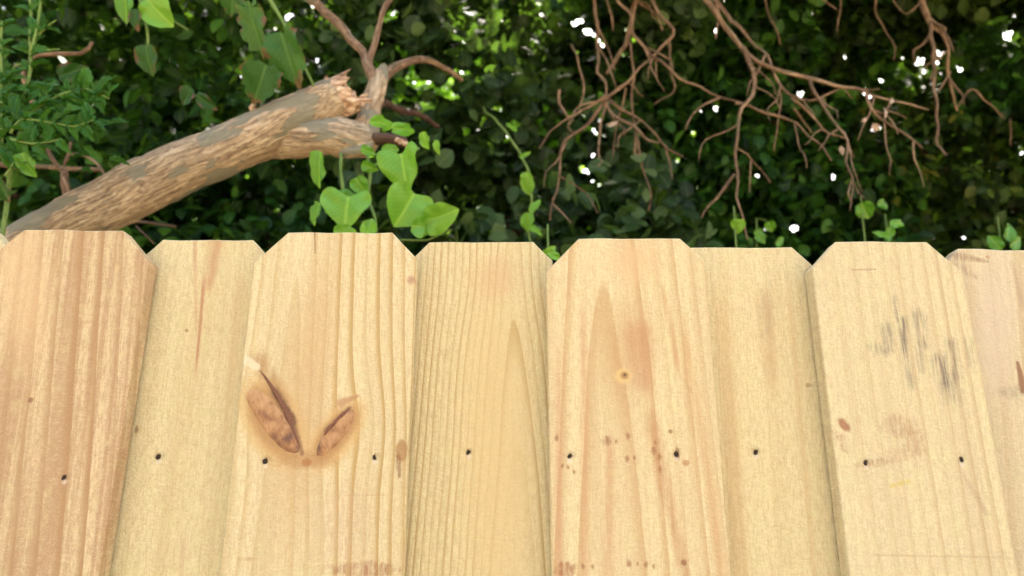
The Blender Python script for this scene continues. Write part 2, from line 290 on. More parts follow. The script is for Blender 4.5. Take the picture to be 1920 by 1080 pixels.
# px description of every board in the photograph: top edge (x0,x1,y), left/right edge x at row 490 and at row 1080
BOARDS = [
 dict(front=1, edges=((-14, 280), (-140, 183)), top=(45, 230, 431), nails=[(120, 895)],
      spec=dict(ring=(-0.30, 0.02, 0.05, 55), slope=-0.055, warp=0.010, late=0.8, streak=0.75, broad=0.95,
                cols=((.57, .375, .19), (.55, .385, .185), (.36, .185, .075), (.35, .18, .08)),
                marks=[('e', BROWN, 0.8, (57, 750), (5, 5), 0, 0.4, 1.0), ('e', PALE, 0.5, (45, 530), (45, 170), 14, 0.6, 0.6)] + nail_marks((120, 895)))),
 dict(front=0, edges=((262, 516), (168, 460)), top=(305, 474, 450), nails=[(297, 857)],
      spec=dict(ring=(0.02, 0.06, 0.02, 30), slope=-0.02, warp=0.004, late=0.16, streak=0.22, broad=0.25,
                cols=((.62, .45, .225), (.60, .445, .21), LATE, STRK),
                marks=[('s', (.40, .19, .09), 0.55, (405, 455), (388, 560), 13, 5, 0.8, 0.5), ('s', (.38, .17, .09), 0.75, (385, 500), (366, 720), 3.5, 2, 0.6, 0.5),
                       ('s', (.42, .22, .12), 0.6, (366, 455), (368, 640), 4, 2, 0.8, 0.6), ('s', GOLD, 0.35, (455, 480), (418, 900), 12, 6, 0.9, 0.4),
                       ('s', (.45, .25, .16), 0.45, (345, 1000), (338, 1085), 5, 4, 0.7, 0.5), ('e', BROWN, 0.7, (256, 806), (4, 7), 0, 0.5, 0.8),
                       ('e', BROWN, 0.55, (350, 620), (4, 3), 0, 0.5, 0.8)] + nail_marks((297, 857)))),
 dict(front=1, edges=((478, 777), (410, 758)), top=(540, 735, 436), nails=[(497, 865), (702, 858)],
      spec=dict(ring=(-0.035, 0.012, 0.035, 92), slope=-0.01, warp=0.006, late=0.85, streak=0.28, broad=0.25,
                flow=[(515, 785, .030, .040, .014), (640, 800, .034, .045, .016), (575, 660, .030, .10, -.006)],
                cols=(PALE, (.60, .43, .21), LATE, STRK),
                marks=[('e', (.46, .29, .13), 0.5, (575, 740), (40, 260), -4, 0.7, 0.5), ('e', (.50, .33, .13), 0.8, (512, 790), (52, 92), 33, 0.3, 0.3), ('e', (.34, .19, .075), 0.75, (512, 790), (36, 76), 33, 0.25, 0.3),
                       ('e', (.50, .33, .13), 0.8, (632, 815), (38, 72), -34, 0.3, 0.3), ('e', (.34, .19, .075), 0.75, (630, 813), (26, 60), -36, 0.25, 0.3), ('e', (.36, .21, .085), 0.6, (575, 862), (50, 15), 0, 0.5, 0.5),
                       ('e', (.34, .165, .06), 0.9, (575, 867), (9, 7), 0, 0.35, 0.3), ('s', (.34, .20, .08), 0.75, (472, 650), (545, 780), 15, 12, 0.7, 0.5), ('s', (.12, .055, .035), 0.8, (516, 735), (550, 790), 8, 7, 0.7, 0.8), ('s', (.16, .08, .045), 0.7, (545, 780), (566, 850), 6, 4, 0.7, 0.8), ('s', (.14, .07, .04), 0.7, (612, 808), (655, 766), 5, 4, 0.7, 0.8),
                       ('s', (.70, .56, .36), 0.8, (458, 672), (480, 688), 8, 7, 0.4, 0.4), ('s', (.36, .19, .09), 0.7, (640, 755), (672, 742), 8, 2, 0.6, 0.5),
                       ('e', (.33, .19, .075), 0.85, (753, 845), (11, 20), 0, 0.2, 0.35), ('s', BROWN, 0.7, (746, 858), (750, 892), 6, 4, 0.5, 1.4),
                       ('e', (.27, .11, .05), 0.85, (690, 1068), (64, 12), 0, 0.35, 1.5), ('s', (.20, .10, .05), 0.7, (590, 436), (591, 475), 1.6, 0.8, 0.5, 0.3),
                       ('e', (.33, .15, .09), 0.6, (771, 525), (8, 8), 0, 0.5, 1.2), ('s', (.40, .22, .13), 0.5, (640, 930), (735, 927), 2, 1.6, 0.6, 1.2),
                       ('e', (.46, .30, .19), 0.45, (650, 980), (40, 70), 10, 0.7, 1.4), ('e', ORG, 0.55, (464, 1048), (16, 3.5), 0, 0.5, 1.2)] + nail_marks((497, 865), (702, 858)))),
 dict(front=0, edges=((766, 1038), (748, 1046)), top=(805, 1000, 454), nails=[(878, 848)],
      spec=dict(ring=(0.032, 0.016, 0.055, 165), slope=0.0, warp=0.010, late=0.75, streak=0.22, broad=0.2,
                flow=[(945, 520, .04, .05, -.010)],
                cols=((.615, .445, .22), (.59, .43, .20), (.42, .25, .09), (.44, .28, .12)),
                marks=[('e', PALE2, 0.7, (930, 850), (60, 300), 2, 0.7, 0.5), ('e', (.52, .33, .17), 0.5, (930, 520), (45, 40), 20, 0.7, 1.0)] + nail_marks((878, 848)))),
 dict(front=1, edges=((1028, 1317), (1031, 1374)), top=(1085, 1275, 447), nails=[(1068, 855), (1268, 852)],
      spec=dict(ring=(-0.02, 0.03, 0.045, 70), slope=0.012, warp=0.008, late=0.5, streak=0.28, broad=0.35,
                flow=[(1170, 705, .022, .05, .007)],
                cols=((.60, .43, .215), (.585, .44, .21), (.43, .225, .085), (.46, .28, .13)),
                marks=[('s', (.40, .20, .09), 0.6, (1195, 590), (1212, 760), 24, 15, 0.9, 0.5), ('s', (.38, .19, .08), 0.6, (1212, 740), (1285, 1085), 14, 8, 0.8, 0.5),
                       ('s', (.42, .22, .10), 0.5, (1143, 800), (1140, 1085), 8, 8, 0.8, 0.5), ('s', (.45, .23, .11), 0.45, (1092, 520), (1100, 1085), 7, 7, 0.9, 0.5),
                       ('s', (.45, .24, .12), 0.5, (1045, 600), (1048, 1085), 6, 6, 0.9, 0.5), ('s', (.42, .22, .09), 0.6, (1240, 520), (1275, 720), 5, 6, 0.8, 0.5),
                       ('s', (.44, .25, .10), 0.55, (1275, 560), (1355, 1085), 7, 9, 0.8, 0.5), ('e', (.42, .23, .10), 0.5, (1185, 645), (34, 75), -6, 0.95, 0.8),
                       ('e', (.56, .41, .17), 0.9, (1169, 705), (16, 14), 0, 0.35, 0.3), ('e', (.34, .20, .08), 0.9, (1171, 704), (8, 7), 0, 0.4, 0.4),
                       ('e', DK, 0.6, (1172, 703), (3, 3), 0, 0.4, 0.6),
                       ('e', (.24, .11, .045), 0.85, (1138, 826), (9, 8), 0, 0.5, 1.6), 
                       ('e', BROWN, 0.7, (1257, 809), (4, 4), 0, 0.4, 0.8), ('e', BROWN, 0.75, (1270, 850), (4, 12), 0, 0.3, 1.4), ('e', ORG, 0.7, (1286, 868), (7, 5), 0, 0.4, 1.3),
                       ('e', RED, 0.85, (1060, 1068), (20, 12), 0, 0.3, 1.4), 
                       ('e', BROWN, 0.75, (1282, 1055), (5, 5), 0, 0.4, 0.9), ('e', PINK, 0.6, (1190, 490), (45, 40), 0, 0.8, 1.0)]
                       + [('e', (.28, .14, .06), 0.75, (1000 + .6018 * a, 430 + .6018 * b), (r * .8, r * 1.25), 8 - 5 * (k % 4), 0.6, 2.0) for k, (a, b, r) in enumerate([(295, 645, 4), (293, 715, 4), (315, 712, 3), (375, 690, 6), (392, 710, 5), (396, 748, 5), (380, 665, 4), (90, 737, 3), (108, 742, 3), (127, 755, 3), (72, 650, 4), (257, 662, 3), (155, 1050, 4), (185, 1052, 3), (298, 1042, 5), (350, 1045, 4), (375, 1050, 3), (325, 1042, 2.5)])]
                       + nail_marks((1068, 855), (1268, 852)))),
 dict(front=0, edges=((1254, 1524), (1290, 1612)), top=(1293, 1485, 464), nails=[(1417, 848)],
      spec=dict(ring=(0.05, 0.05, 0.03, 34), slope=0.01, warp=0.004, late=0.22, streak=0.15, broad=0.22,
                cols=((.62, .445, .22), (.60, .44, .21), LATE, STRK),
                marks=[('s', (.46, .31, .15), 0.6, (1432, 520), (1450, 760), 20, 8, 0.9, 0.9), ('s', GOLD, 0.5, (1470, 480), (1530, 1085), 4, 5, 0.8, 0.3),
                       ('s', (.48, .31, .14), 0.5, (1345, 500), (1392, 1085), 12, 14, 0.8, 0.4), ('e', BROWN, 0.5, (1516, 722), (5, 4), 0, 0.5, 1.2),
                       ('e', GREY, 0.25, (1440, 580), (16, 60), -8, 0.5, 2.4)] + nail_marks((1417, 848)))),
 dict(front=1, edges=((1519, 1804), (1596, 1908)), top=(1567, 1738, 453), nails=[(1623, 870), (1803, 862)],
      spec=dict(ring=(-0.06, 0.03, 0.02, 90), slope=0.02, warp=0.006, late=0.5, streak=0.3, broad=0.3,
                cols=((.60, .44, .225), (.56, .41, .20), (.42, .25, .11), (.44, .29, .15)),
                marks=[('s', (.13, .11, .085), 0.82, (1693, 600), (1696, 655), 7, 6, 0.98, 1.05), ('s', (.13, .11, .085), 0.62, (1662, 615), (1668, 655), 11, 8, 0.98, 1.05), ('s', (.13, .11, .085), 0.67, (1720, 590), (1734, 645), 11, 8, 0.98, 1.05), ('s', (.13, .11, .085), 0.77, (1757, 655), (1782, 738), 13, 14, 0.98, 1.05), ('s', (.13, .11, .085), 0.62, (1784, 645), (1793, 705), 10, 9, 0.98, 1.05), ('s', (.13, .11, .085), 0.62, (1697, 665), (1710, 725), 8, 6, 0.98, 1.05), ('s', (.13, .11, .085), 0.47, (1640, 650), (1656, 658), 11, 10, 0.98, 1.05), ('s', (.13, .11, .085), 0.47, (1722, 640), (1728, 695), 9, 6, 0.98, 1.05), ('s', (.13, .11, .085), 0.47, (1770, 690), (1784, 745), 18, 14, 0.98, 1.05), ('s', (.13, .11, .085), 0.42, (1678, 560), (1684, 600), 6, 5, 0.98, 1.05), ('s', (.13, .11, .085), 0.42, (1815, 640), (1822, 680), 9, 7, 0.98, 1.05),
                       ('e', RED, 0.85, (1583, 797), (8, 14), 35, 0.35, 1.0), ('e', RED, 0.6, (1580, 830), (9, 20), 20, 0.3, 2.6),
                       ('e', (.33, .18, .095), 0.55, (1685, 800), (32, 20), -15, 0.6, 1.8), ('e', (.33, .18, .095), 0.55, (1712, 828), (18, 26), 20, 0.6, 1.8), ('e', (.33, .18, .095), 0.5, (1690, 852), (34, 11), 15, 0.6, 1.8), ('e', (.30, .15, .08), 0.55, (1632, 869), (36, 6), 6, 0.6, 1.8),
                       ('s', (.50, .40, .05), 0.55, (1668, 912), (1704, 903), 3, 4, 0.6, 1.4), ('s', (.33, .20, .12), 0.55, (1598, 506), (1642, 505), 2, 1.6, 0.5, 1.0),
                       ('s', (.36, .25, .15), 0.45, (1860, 980), (1800, 880), 5, 3, 0.7, 0.9), ('s', (.40, .28, .16), 0.5, (1600, 1040), (1920, 1046), 1.6, 1.6, 0.7, 0.8)]
                       + nail_marks((1623, 868), (1803, 862)))),
 dict(front=0, edges=((1765, 2035), (1845, 2150)), top=(1798, 2000, 469), nails=[],
      spec=dict(ring=(0.03, 0.04, 0.03, 60), slope=0.03, warp=0.008, late=0.4, streak=0.35, broad=0.4,
                cols=((.58, .42, .23), (.58, .41, .21), (.42, .25, .11), (.42, .28, .15)),
                marks=[('e', (.56, .46, .34), 0.5, (1860, 620), (40, 130), -12, 0.8, 0.9), ('e', GREY, 0.5, (1895, 735), (26, 10), 10, 0.6, 1.4), ('s', (.22, .10, .05), 0.85, (1908, 680), (1919, 730), 3, 9, 0.5, 0.8),
                       ('s', (.25, .15, .09), 0.8, (1795, 480), (1850, 490), 9, 3, 0.8, 1.2), ('s', (.30, .20, .13), 0.6, (1800, 500), (1830, 520), 12, 3, 0.9, 1.2), ('e', ORG, 0.6, (1852, 482), (4, 3), 0, 0.5, 0.8), ('s', (.36, .24, .16), 0.5, (1895, 480), (1920, 590), 3, 6, 0.7, 0.8)])),
]
def board_mesh(name, hw, hdog, ldog, rdog, height, th, seed):
    """dog-eared plank, origin at the middle of its top edge, front face at local y = 0"""
    r = random.Random(seed); j = lambda s=.0004: r.uniform(-s, s)
    lx = [-hw, -hw + ldog]; rx = [hw - rdog, hw]
    out = [(-hw, -height), (-hw + j(), -height * .5), (-hw + j(), -height * .18), (-hw, -hdog[0])]
    out += [(-hw + ldog * .5, -hdog[0] * .5 + j()), (-hw + ldog, j(.0006))]
    n = 5
    for i in range(1, n): out.append((-hw + ldog + (2 * hw - ldog - rdog) * i / n, j(.0006)))
    out += [(hw - rdog, j(.0006)), (hw - rdog * .5, -hdog[1] * .5 + j()), (hw, -hdog[1]), (hw + j(), -height * .18), (hw + j(), -height * .5), (hw, -height)]
    k = len(out); b = .0011
    cx, cz = 0, -height / 2
    P = np.array(out); V = []
    # inward offset for the worn arris
    nx = np.roll(P, -1, 0); pv = np.roll(P, 1, 0)
    e1 = P - pv; e2 = nx - P
    nn = lambda e: np.stack([e[:, 1], -e[:, 0]], 1) / (np.linalg.norm(e, axis=1, keepdims=True) + 1e-9)
    nor = nn(e1) + nn(e2); nor /= np.linalg.norm(nor, axis=1, keepdims=True)
    if np.sum(nor * (P - np.array([[cx, cz]]))) < 0: nor = -nor
    I = P - nor * b
    for (Q, yy) in ((I, 0.0), (P, b), (P, th - b), (I, th)):
        for q in Q: V.append((q[0], yy, q[1]))
    faces = [[i for i in range(k)]]
    for L in range(3):
        for i in range(k):
            i2 = (i + 1) % k
            faces.append([L * k + i, (L + 1) * k + i, (L + 1) * k + i2, L * k + i2])
    faces.append([3 * k + i for i in reversed(range(k))])
    me = bpy.data.meshes.new(name); me.from_pydata(V, [], faces); me.update()
    import bmesh
    bm = bmesh.new(); bm.from_mesh(me); bmesh.ops.recalc_face_normals(bm, faces=bm.faces); bm.to_mesh(me); bm.free()
    return me

# ------------------------------------------------------------------ ground
gm = bpy.data.meshes.new('ground'); S = 600
gm.from_pydata([(-S, -S, 0), (S, -S, 0), (S, S, 0), (-S, S, 0)], [], [(0, 1, 2, 3)]); gm.update()
tag(link('ground', gm, None, ground_mat()), 'bare sandy soil under the fence and shrubs', 'ground', kind='structure')

# ------------------------------------------------------------------ fence
fence = empty('wooden_fence', (0, YF, 0))
tag(fence, 'new pale pine privacy fence of overlapping dog-eared boards', 'fence')
fence_boards = []
def disc_mesh(name, r, seed, dome=.0004, n=9):
    rr = random.Random(seed); V = [(0, -dome, 0)]
    for i in range(n): a = 2 * math.pi * i / n; q = r * rr.uniform(.6, 1.35); V.append((q * math.cos(a), -dome * .6, q * math.sin(a)))
    for i in range(n): a = 2 * math.pi * i / n; V.append((V[1 + i][0] * 1.05, .001, V[1 + i][2] * 1.05))
    f = []
    for i in range(n): j = (i + 1) % n; f += [(0, 1 + i, 1 + j), (1 + i, 1 + n + i, 1 + n + j, 1 + j)]
    me = bpy.data.meshes.new(name); me.from_pydata(V, [], f); me.update(); return me
def place_board(i, bd, xl=None):
    B = Board(); B.seed = 3.7 * (i + 1); yb = YF if bd['front'] else YF + TH + .0030
    (l0, r0), (l1, r1) = bd['edges']
    pl0, pr0, pl1, pr1 = at(l0, 490, yb), at(r0, 490, yb), at(l1, 1080, yb), at(r1, 1080, yb)
    w_ = ((pr0.x - pl0.x) + (pr1.x - pl1.x)) / 2; c0 = (pl0 + pr0) / 2; c1 = (pl1 + pr1) / 2
    lean = math.atan2(c0.x - c1.x, c0.z - c1.z); lean = max(-.02, min(.02, lean))
    tl, tr = at(bd['top'][0], bd['top'][2], yb), at(bd['top'][1], bd['top'][2], yb)
    top = (tl.z + tr.z) / 2; cx = c0.x + (top - c0.z) * math.tan(lean)
    hw = w_ / 2; ld = max(.010, min(.032, tl.x - (cx - hw))); rd = max(.010, min(.032, (cx + hw) - tr.x))
    B.o = Vector((cx, yb, top)); B.lean = lean; B.yb = yb; B.mpp = 1 / ppm(at((l0 + r0) / 2, 760, yb))
    def local(px, py):
        p = at(px, py, yb) - B.o; c, s = math.cos(lean), math.sin(lean)
        return (p.x * c - p.z * s, p.x * s + p.z * c)
    B.local = local
    me = board_mesh('board', hw, (.027 * ld / .026, .027 * rd / .026), ld, rd, top - .04, TH, 50 + i)
    mat = board_material('pine_board_%d' % i, B, bd['spec'])
    o = link('board', me, None, mat); o.parent = fence
    o.location = B.o - fence.location; o.rotation_euler = (0, lean, 0)
    for k, (px, py) in enumerate(bd['nails']):
        lx, lz = local(px, py)
        n = link('nail', disc_mesh('nail', .0013 + .0003 * ((i + k) % 3), i * 10 + k, n=7), None, NAIL); n.parent = o; n.location = (lx, -.0001, lz)
    B.obj = o; B.hw = hw; B.top = top
    return B
BO = [place_board(i, b) for i, b in enumerate(BOARDS)]
# the fence runs on past both sides of the view
extra_specs = [BOARDS[k]['spec'] for k in (0, 1, 3, 5)]
def extra_board(cx, front, i):
    B = Board(); B.seed = 91.3 + i * 5.1; B.mpp = BO[2].mpp; yb = YF if front else YF + TH + .0030
    sp = dict(extra_specs[i % 4]); sp['marks'] = []; sp['flow'] = []
    me = board_mesh('board', .0695, (.027, .027), .026, .026, 1.80 + .006 * (i % 3 - 1), TH, 200 + i)
    o = link('board', me, None, board_material('pine_board_extra_%d' % i, B, sp)); o.parent = fence
    o.location = Vector((cx, yb, 1.838 + .004 * (i % 3 - 1))) - fence.location
xr, xl = BO[7].o.x, BO[0].o.x
for k in range(5):
    extra_board(xr + .125 * (k + 1), (k % 2 == 0), k)
    extra_board(xl - .012 - .125 * (k + 1), (k % 2 == 1), k + 5)
# rails and posts on the far side
def box_mesh(name, sx, sy, sz):
    import bmesh
    bm = bmesh.new(); bmesh.ops.create_cube(bm, size=1); bmesh.ops.scale(bm, vec=(sx, sy, sz), verts=bm.verts)
    bmesh.ops.bevel(bm, geom=bm.edges[:], offset=.003, segments=1, affect='EDGES'); me = bpy.data.meshes.new(name); bm.to_mesh(me); bm.free(); return me
BX = Board(); BX.seed = 44.0; BX.mpp = 1; RAILMAT = board_material('rail_pine', BX, dict(extra_specs[2], marks=[], flow=[]))
for zz in (0.28, 0.95, 1.615):
    o = link('rail', box_mesh('rail', 2.9, .038, .089), None, RAILMAT); o.parent = fence; o.location = (0, TH * 2 + .0030 + .019, zz)
for xx in (-1.25, 1.25):
    o = link('post', box_mesh('post', .089, .089, 1.76), None, RAILMAT); o.parent = fence; o.location = (xx, TH * 2 + .0030 + .038 + .0445, .88)

# knots of the third board: leaf-shaped knot faces with a dark bark seam
def knot_material():
    g = G('knot_wood'); x, y, z = g.coords()
    n = g.noise(g.comb(x * 1.0, y, z), 90.0, 3.0); f = g.noise(g.comb(x * 500.0, y * 60.0, z * 110.0), 1.0, 2.0)
    rg = g.noise(g.comb(x * 260.0 + z * 150.0, y, z * 60.0 - x * 40.0), 1.0, 2.0)
    c = g.ramp(n * 0.7 + f * 0.12 + rg * 0.30 + z * 4.0, [(0.38, (.12, .06, .038)), (0.50, (.24, .12, .052)), (0.62, (.35, .195, .085)), (0.8, (.44, .27, .125))])
    g.bump(f + rg * 0.4, 0.5, 0.0006)
    return g.base(c, 0.7, 0.3)
KNOT = knot_material()
def patch_mesh(name, pts, lift, rim=.0006):
    """low dome over a closed outline [(x,z)...], rim set just into the wood"""
    n = len(pts); cx = sum(p[0] for p in pts) / n; cz = sum(p[1] for p in pts) / n
    V = [(p[0], rim, p[1]) for p in pts] + [(cx + (p[0] - cx) * .93, -lift * .8, cz + (p[1] - cz) * .93) for p in pts]
    V += [(cx + (p[0] - cx) * .5, -lift, cz + (p[1] - cz) * .5) for p in pts] + [(cx, -lift, cz)]
    f = []
    for i in range(n):
        j = (i + 1) % n
        f += [(i, j, n + j, n + i), (n + i, n + j, 2 * n + j, 2 * n + i), (2 * n + i, 2 * n + j, 3 * n)]
    me = bpy.data.meshes.new(name); me.from_pydata(V, [], f); me.update()
    import bmesh
    bm = bmesh.new(); bm.from_mesh(me); bmesh.ops.recalc_face_normals(bm, faces=bm.faces); bm.to_mesh(me); bm.free()
    for p in me.polygons: p.use_smooth = True
    return me
def face_patch(B, name, px_pts, mat, lift, parent=None, label=None):
    pts = [B.local(*p) for p in px_pts]; cx = sum(p[0] for p in pts) / len(pts); cz = sum(p[1] for p in pts) / len(pts)
    o = link(name, patch_mesh(name, [(a - cx, b - cz) for a, b in pts], lift), None, mat)
    o.parent = B.obj; o.location = (cx, 0, cz)
    if label: o['label'] = label
    return o
K1 = [(459, 742), (463, 731), (474, 727), (488, 731), (502, 742), (515, 757), (528, 772), (541, 789), (551, 807), (559, 825), (564, 842), (562, 851), (552, 853), (538, 849), (522, 837), (506, 820), (490, 800), (476, 779), (465, 760)]
K2 = [(592, 856), (592, 845), (598, 828), (606, 812), (616, 798), (628, 786), (641, 776), (654, 768), (663, 766), (667, 774), (664, 788), (656, 804), (645, 820), (632, 835), (618, 848), (604, 858)]
face_patch(BO[2], 'knot', K1, KNOT, .00035, label='large orange leaf-shaped knot'); face_patch(BO[2], 'knot', K2, KNOT, .00035, label='smaller orange leaf-shaped knot')
SEAMLIFT = .00035
face_patch(BO[2], 'bark_seam', [(484, 690), (491, 696), (500, 706), (509, 718), (516, 729), (524, 742), (534, 757), (545, 770), (549, 781), (546, 790), (553, 806), (560, 826), (565, 845), (561, 838), (552, 814), (543, 797), (536, 788), (531, 771), (521, 751), (512, 735), (501, 714), (490, 699)], SEAM, .0005, label='dark bark seam along the large knot')
face_patch(BO[2], 'bark_seam', [(605, 818), (612, 803), (622, 794), (632, 783), (643, 772), (655, 764), (656, 768), (645, 780), (636, 787), (627, 799), (617, 806), (610, 817)], SEAM, .0005, label='dark bark seam along the smaller knot')

# ------------------------------------------------------------------ tubes: limbs, branches, twigs, stems
def smooth_path(pts, rad, step):
    P = [Vector(p) for p in pts]; out = []; rr = []
    n = len(P)
    for i in range(n - 1):
        p0 = P[max(0, i - 1)]; p1 = P[i]; p2 = P[i + 1]; p3 = P[min(n - 1, i + 2)]
        k = max(2, int((p2 - p1).length / step))
        for j in range(k):
            t = j / k
            q = 0.5 * ((2 * p1) + (p2 - p0) * t + (2 * p0 - 5 * p1 + 4 * p2 - p3) * t * t + (3 * p1 - p0 - 3 * p2 + p3) * t ** 3)
            out.append(q); rr.append(rad[i] * (1 - t) + rad[i + 1] * t)
    out.append(P[-1]); rr.append(rad[-1]); return out, rr
def tube_mesh(name, pts, rad, seg=8, step=.02, rough=.06, wob=0.0, seed=0, close_tip=True, knob=0.0):
    rs = np.random.default_rng(seed + 5)
    C, R = smooth_path(pts, rad, step); n = len(C)
    C = np.array(C); R = np.array(R)
    if wob:
        ph = rs.uniform(0, 6.28, (3, 3)); s = np.arange(n) * step
        for a in range(3):
            C[:, a] += wob * (np.sin(s * 34 + ph[a, 0]) * .5 + np.sin(s * 75 + ph[a, 1]) * .3) * np.minimum(1, np.minimum(np.arange(n), np.arange(n)[::-1]) / 3)
    T = np.gradient(C, axis=0); T /= np.linalg.norm(T, axis=1, keepdims=True) + 1e-9
    ref = np.array([0, 1.0, 0]) if abs(T[0][1]) < .8 else np.array([1.0, 0, 0])
    N = np.cross(T, ref); N /= np.linalg.norm(N, axis=1, keepdims=True) + 1e-9
    Bn = np.cross(T, N)
    L = np.concatenate([[0], np.cumsum(np.linalg.norm(np.diff(C, axis=0), axis=1))])
    ang = np.arange(seg) * 2 * math.pi / seg
    ph = rs.uniform(0, 6.28, 6)
    jit = 1 + rough * (np.sin(ang[None] * 2 + L[:, None] / (R.mean() * 2.2) + ph[0]) * .6 + np.sin(ang[None] * 3 - L[:, None] / (R.mean() * 1.3) + ph[1]) * .5) + rs.uniform(-rough, rough, (n, seg)) * .6
    if knob:
        for _ in range(int(n * .10) + 1):
            a = int(rs.integers(1, max(2, n - 1))); jit[max(0, a - 1):a + 2] *= 1 + knob * rs.uniform(.4, 1)
    RR = R[:, None] * jit
    V = C[:, None, :] + N[:, None, :] * (np.cos(ang)[None, :, None] * RR[..., None]) + Bn[:, None, :] * (np.sin(ang)[None, :, None] * RR[..., None])
    A = np.stack([np.repeat(L[:, None], seg, 1) + rs.uniform(0, 5), np.cos(ang)[None] * R[:, None], np.sin(ang)[None] * R[:, None]], -1)
    V = V.reshape(-1, 3); A = A.reshape(-1, 3)
    i = np.arange(n - 1)[:, None] * seg; j = np.arange(seg)[None]
    q = np.stack([i + j, i + (j + 1) % seg, i + seg + (j + 1) % seg, i + seg + j], -1).reshape(-1, 4)
    V = np.vstack([V, C[:1] - T[:1] * R[0] * .4, C[-1:] + T[-1:] * R[-1] * .7]); A = np.vstack([A, A[:1], A[-1:]])
    b = n * seg
    j = np.arange(seg)
    t1 = np.stack([np.full(seg, b), (j + 1) % seg, j], 1); t2 = np.stack([np.full(seg, b + 1), (n - 1) * seg + j, (n - 1) * seg + (j + 1) % seg], 1)
    fs = [q, t1] + ([t2] if close_tip else [])
    return mesh_np(name, V, fs, {'bark': A})
def px_tube(name, path, parent, mat, seg=7, seed=0, wob=.004, step=.018, rough=.06, knob=.12):
    """path: list of (px, py, y, radius px) on the photograph"""
    pts = [at(a, b, c) for a, b, c, _ in path]; rad = [r / ppm(p) for p, (_, _, _, r) in zip(pts, path)]
    return link(name, tube_mesh(name, pts, rad, seg, step, rough, wob, seed, knob=knob), parent, mat)

# ------------------------------------------------------------------ the sawn-off limb
LY = 1.12
base = at(-330, 640, LY + .12)
pruned = empty('pruned_tree', (base.x - .25, LY + .25, 0))
tag(pruned, 'thick tan-barked tree limb broken off short, leaning out above the fence', 'tree')
path = [(Vector((base.x - .25, LY + .25, -.05)), 78), (Vector((base.x - .22, LY + .22, 1.0)), 68), (base, 60)]
P = [p for p, _ in path]; R = [r / ppm(p) * 1.0 for p, r in path]
for (px, py, y, r) in [(-60, 512, LY + .05, 50), (60, 455, LY + .02, 46), (150, 408, LY, 47), (250, 359, LY, 50), (320, 325, LY, 49), (400, 290, LY, 47), (480, 256, LY, 47), (560, 222, LY, 46), (610, 196, LY, 43), (640, 182, LY, 38)]:
    p = at(px, py, y); P.append(p); R.append(r / ppm(p))
limb = link('limb', tube_mesh('limb', P, R, 30, .012, .035, .002, 3, knob=.05), pruned, LIMB_BARK)
# torn end: ragged crown of splinters round the broken face
def splinter(name, a, b, w0, w1, seed, parent):
    a, b = Vector(a), Vector(b); d = (b - a).normalized(); s = d.cross(Vector((0, 1, 0))).normalized(); u = Vector((0, 1, 0))
    rr = random.Random(seed); V = []; n = 6
    for k in range(n):
        t = k / (n - 1); c = a.lerp(b, t) + s * rr.uniform(-.002, .002); wv_ = w0 * (1 - t) + w1 * t; wv_ *= rr.uniform(.8, 1.1)
        for q in range(5):
            an = q / 5 * 6.283 + k * .15; V.append(c + s * math.cos(an) * wv_ + u * math.sin(an) * wv_ * .7)
    f = []
    for k in range(n - 1):
        for q in range(5): f.append((k * 5 + q, k * 5 + (q + 1) % 5, (k + 1) * 5 + (q + 1) % 5, (k + 1) * 5 + q))
    f += [tuple(range(5))[::-1], tuple(range((n - 1) * 5, n * 5))]
    me = bpy.data.meshes.new(name); me.from_pydata([tuple(v) for v in V], [], f); me.update()
    return link(name, me, parent, TORN)
SPL = [((622, 185), (612, 143), 14, 3), ((628, 178), (622, 150), 14, 5), ((640, 175), (640, 160), 16, 7), ((640, 190), (668, 178), 15, 8), ((650, 185), (697, 190), 11, 4), ((648, 195), (690, 178), 8, 3), ((645, 200), (664, 205), 13, 6), ((635, 205), (655, 214), 12, 4), ((660, 186), (682, 196), 8, 4)]
for i, (a, b, w0, w1) in enumerate(SPL):
    s_ = 1 / ppm(at(640, 180, LY)); yy = LY - .022 + .007 * (i % 4)
    splinter('splinter', at(*a, yy), at(*b, yy - .004), w0 * s_, w1 * s_, i, pruned)
def torn_face():
    e0 = P[-1]; ax = (P[-1] - P[-3]).normalized(); n_ = ax.cross(Vector((0, 1, 0))).normalized(); b_ = ax.cross(n_); rr = random.Random(9); V = []; k = 26
    jag = [rr.uniform(-.004, .012) for _ in range(k)]
    for ri, (rf, off) in enumerate(((1.03, -.012), (1.0, .004), (.78, .002), (.5, -.004), (.2, .004))):
        for i in range(k):
            an = 2 * math.pi * i / k; o_ = off + (jag[i] * (1.6 if ri == 1 else rr.uniform(-.5, .9)) if ri else 0)
            if ri and n_.dot(UP) * math.cos(an) + b_.dot(UP) * math.sin(an) > .6: o_ += .012 if ri < 3 else 0
            V.append(e0 + ax * (o_ + .006) + (n_ * math.cos(an) + b_ * math.sin(an)) * R[-1] * rf)
    V.append(e0 + ax * .006); f = []
    for r_ in range(4):
        for i in range(k): f.append((r_ * k + i, r_ * k + (i + 1) % k, (r_ + 1) * k + (i + 1) % k, (r_ + 1) * k + i))
    for i in range(k): f.append((4 * k + i, 4 * k + (i + 1) % k, 5 * k))
    me = bpy.data.meshes.new('torn_face'); me.from_pydata([tuple(v) for v in V], [], f); me.update()
    tag(link('torn_face', me, pruned, TORN), 'ragged torn reddish wood at the end of the limb')
torn_face()
side = px_tube('side_branch', [(500, 262, LY + .02, 36), (560, 258, LY, 34), (620, 260, LY - .01, 33), (662, 263, LY - .01, 31), (688, 266, LY - .005, 27), (703, 268, LY, 15)], pruned, LIMB_BARK, 22, 5, .003, .01, .09, .14)
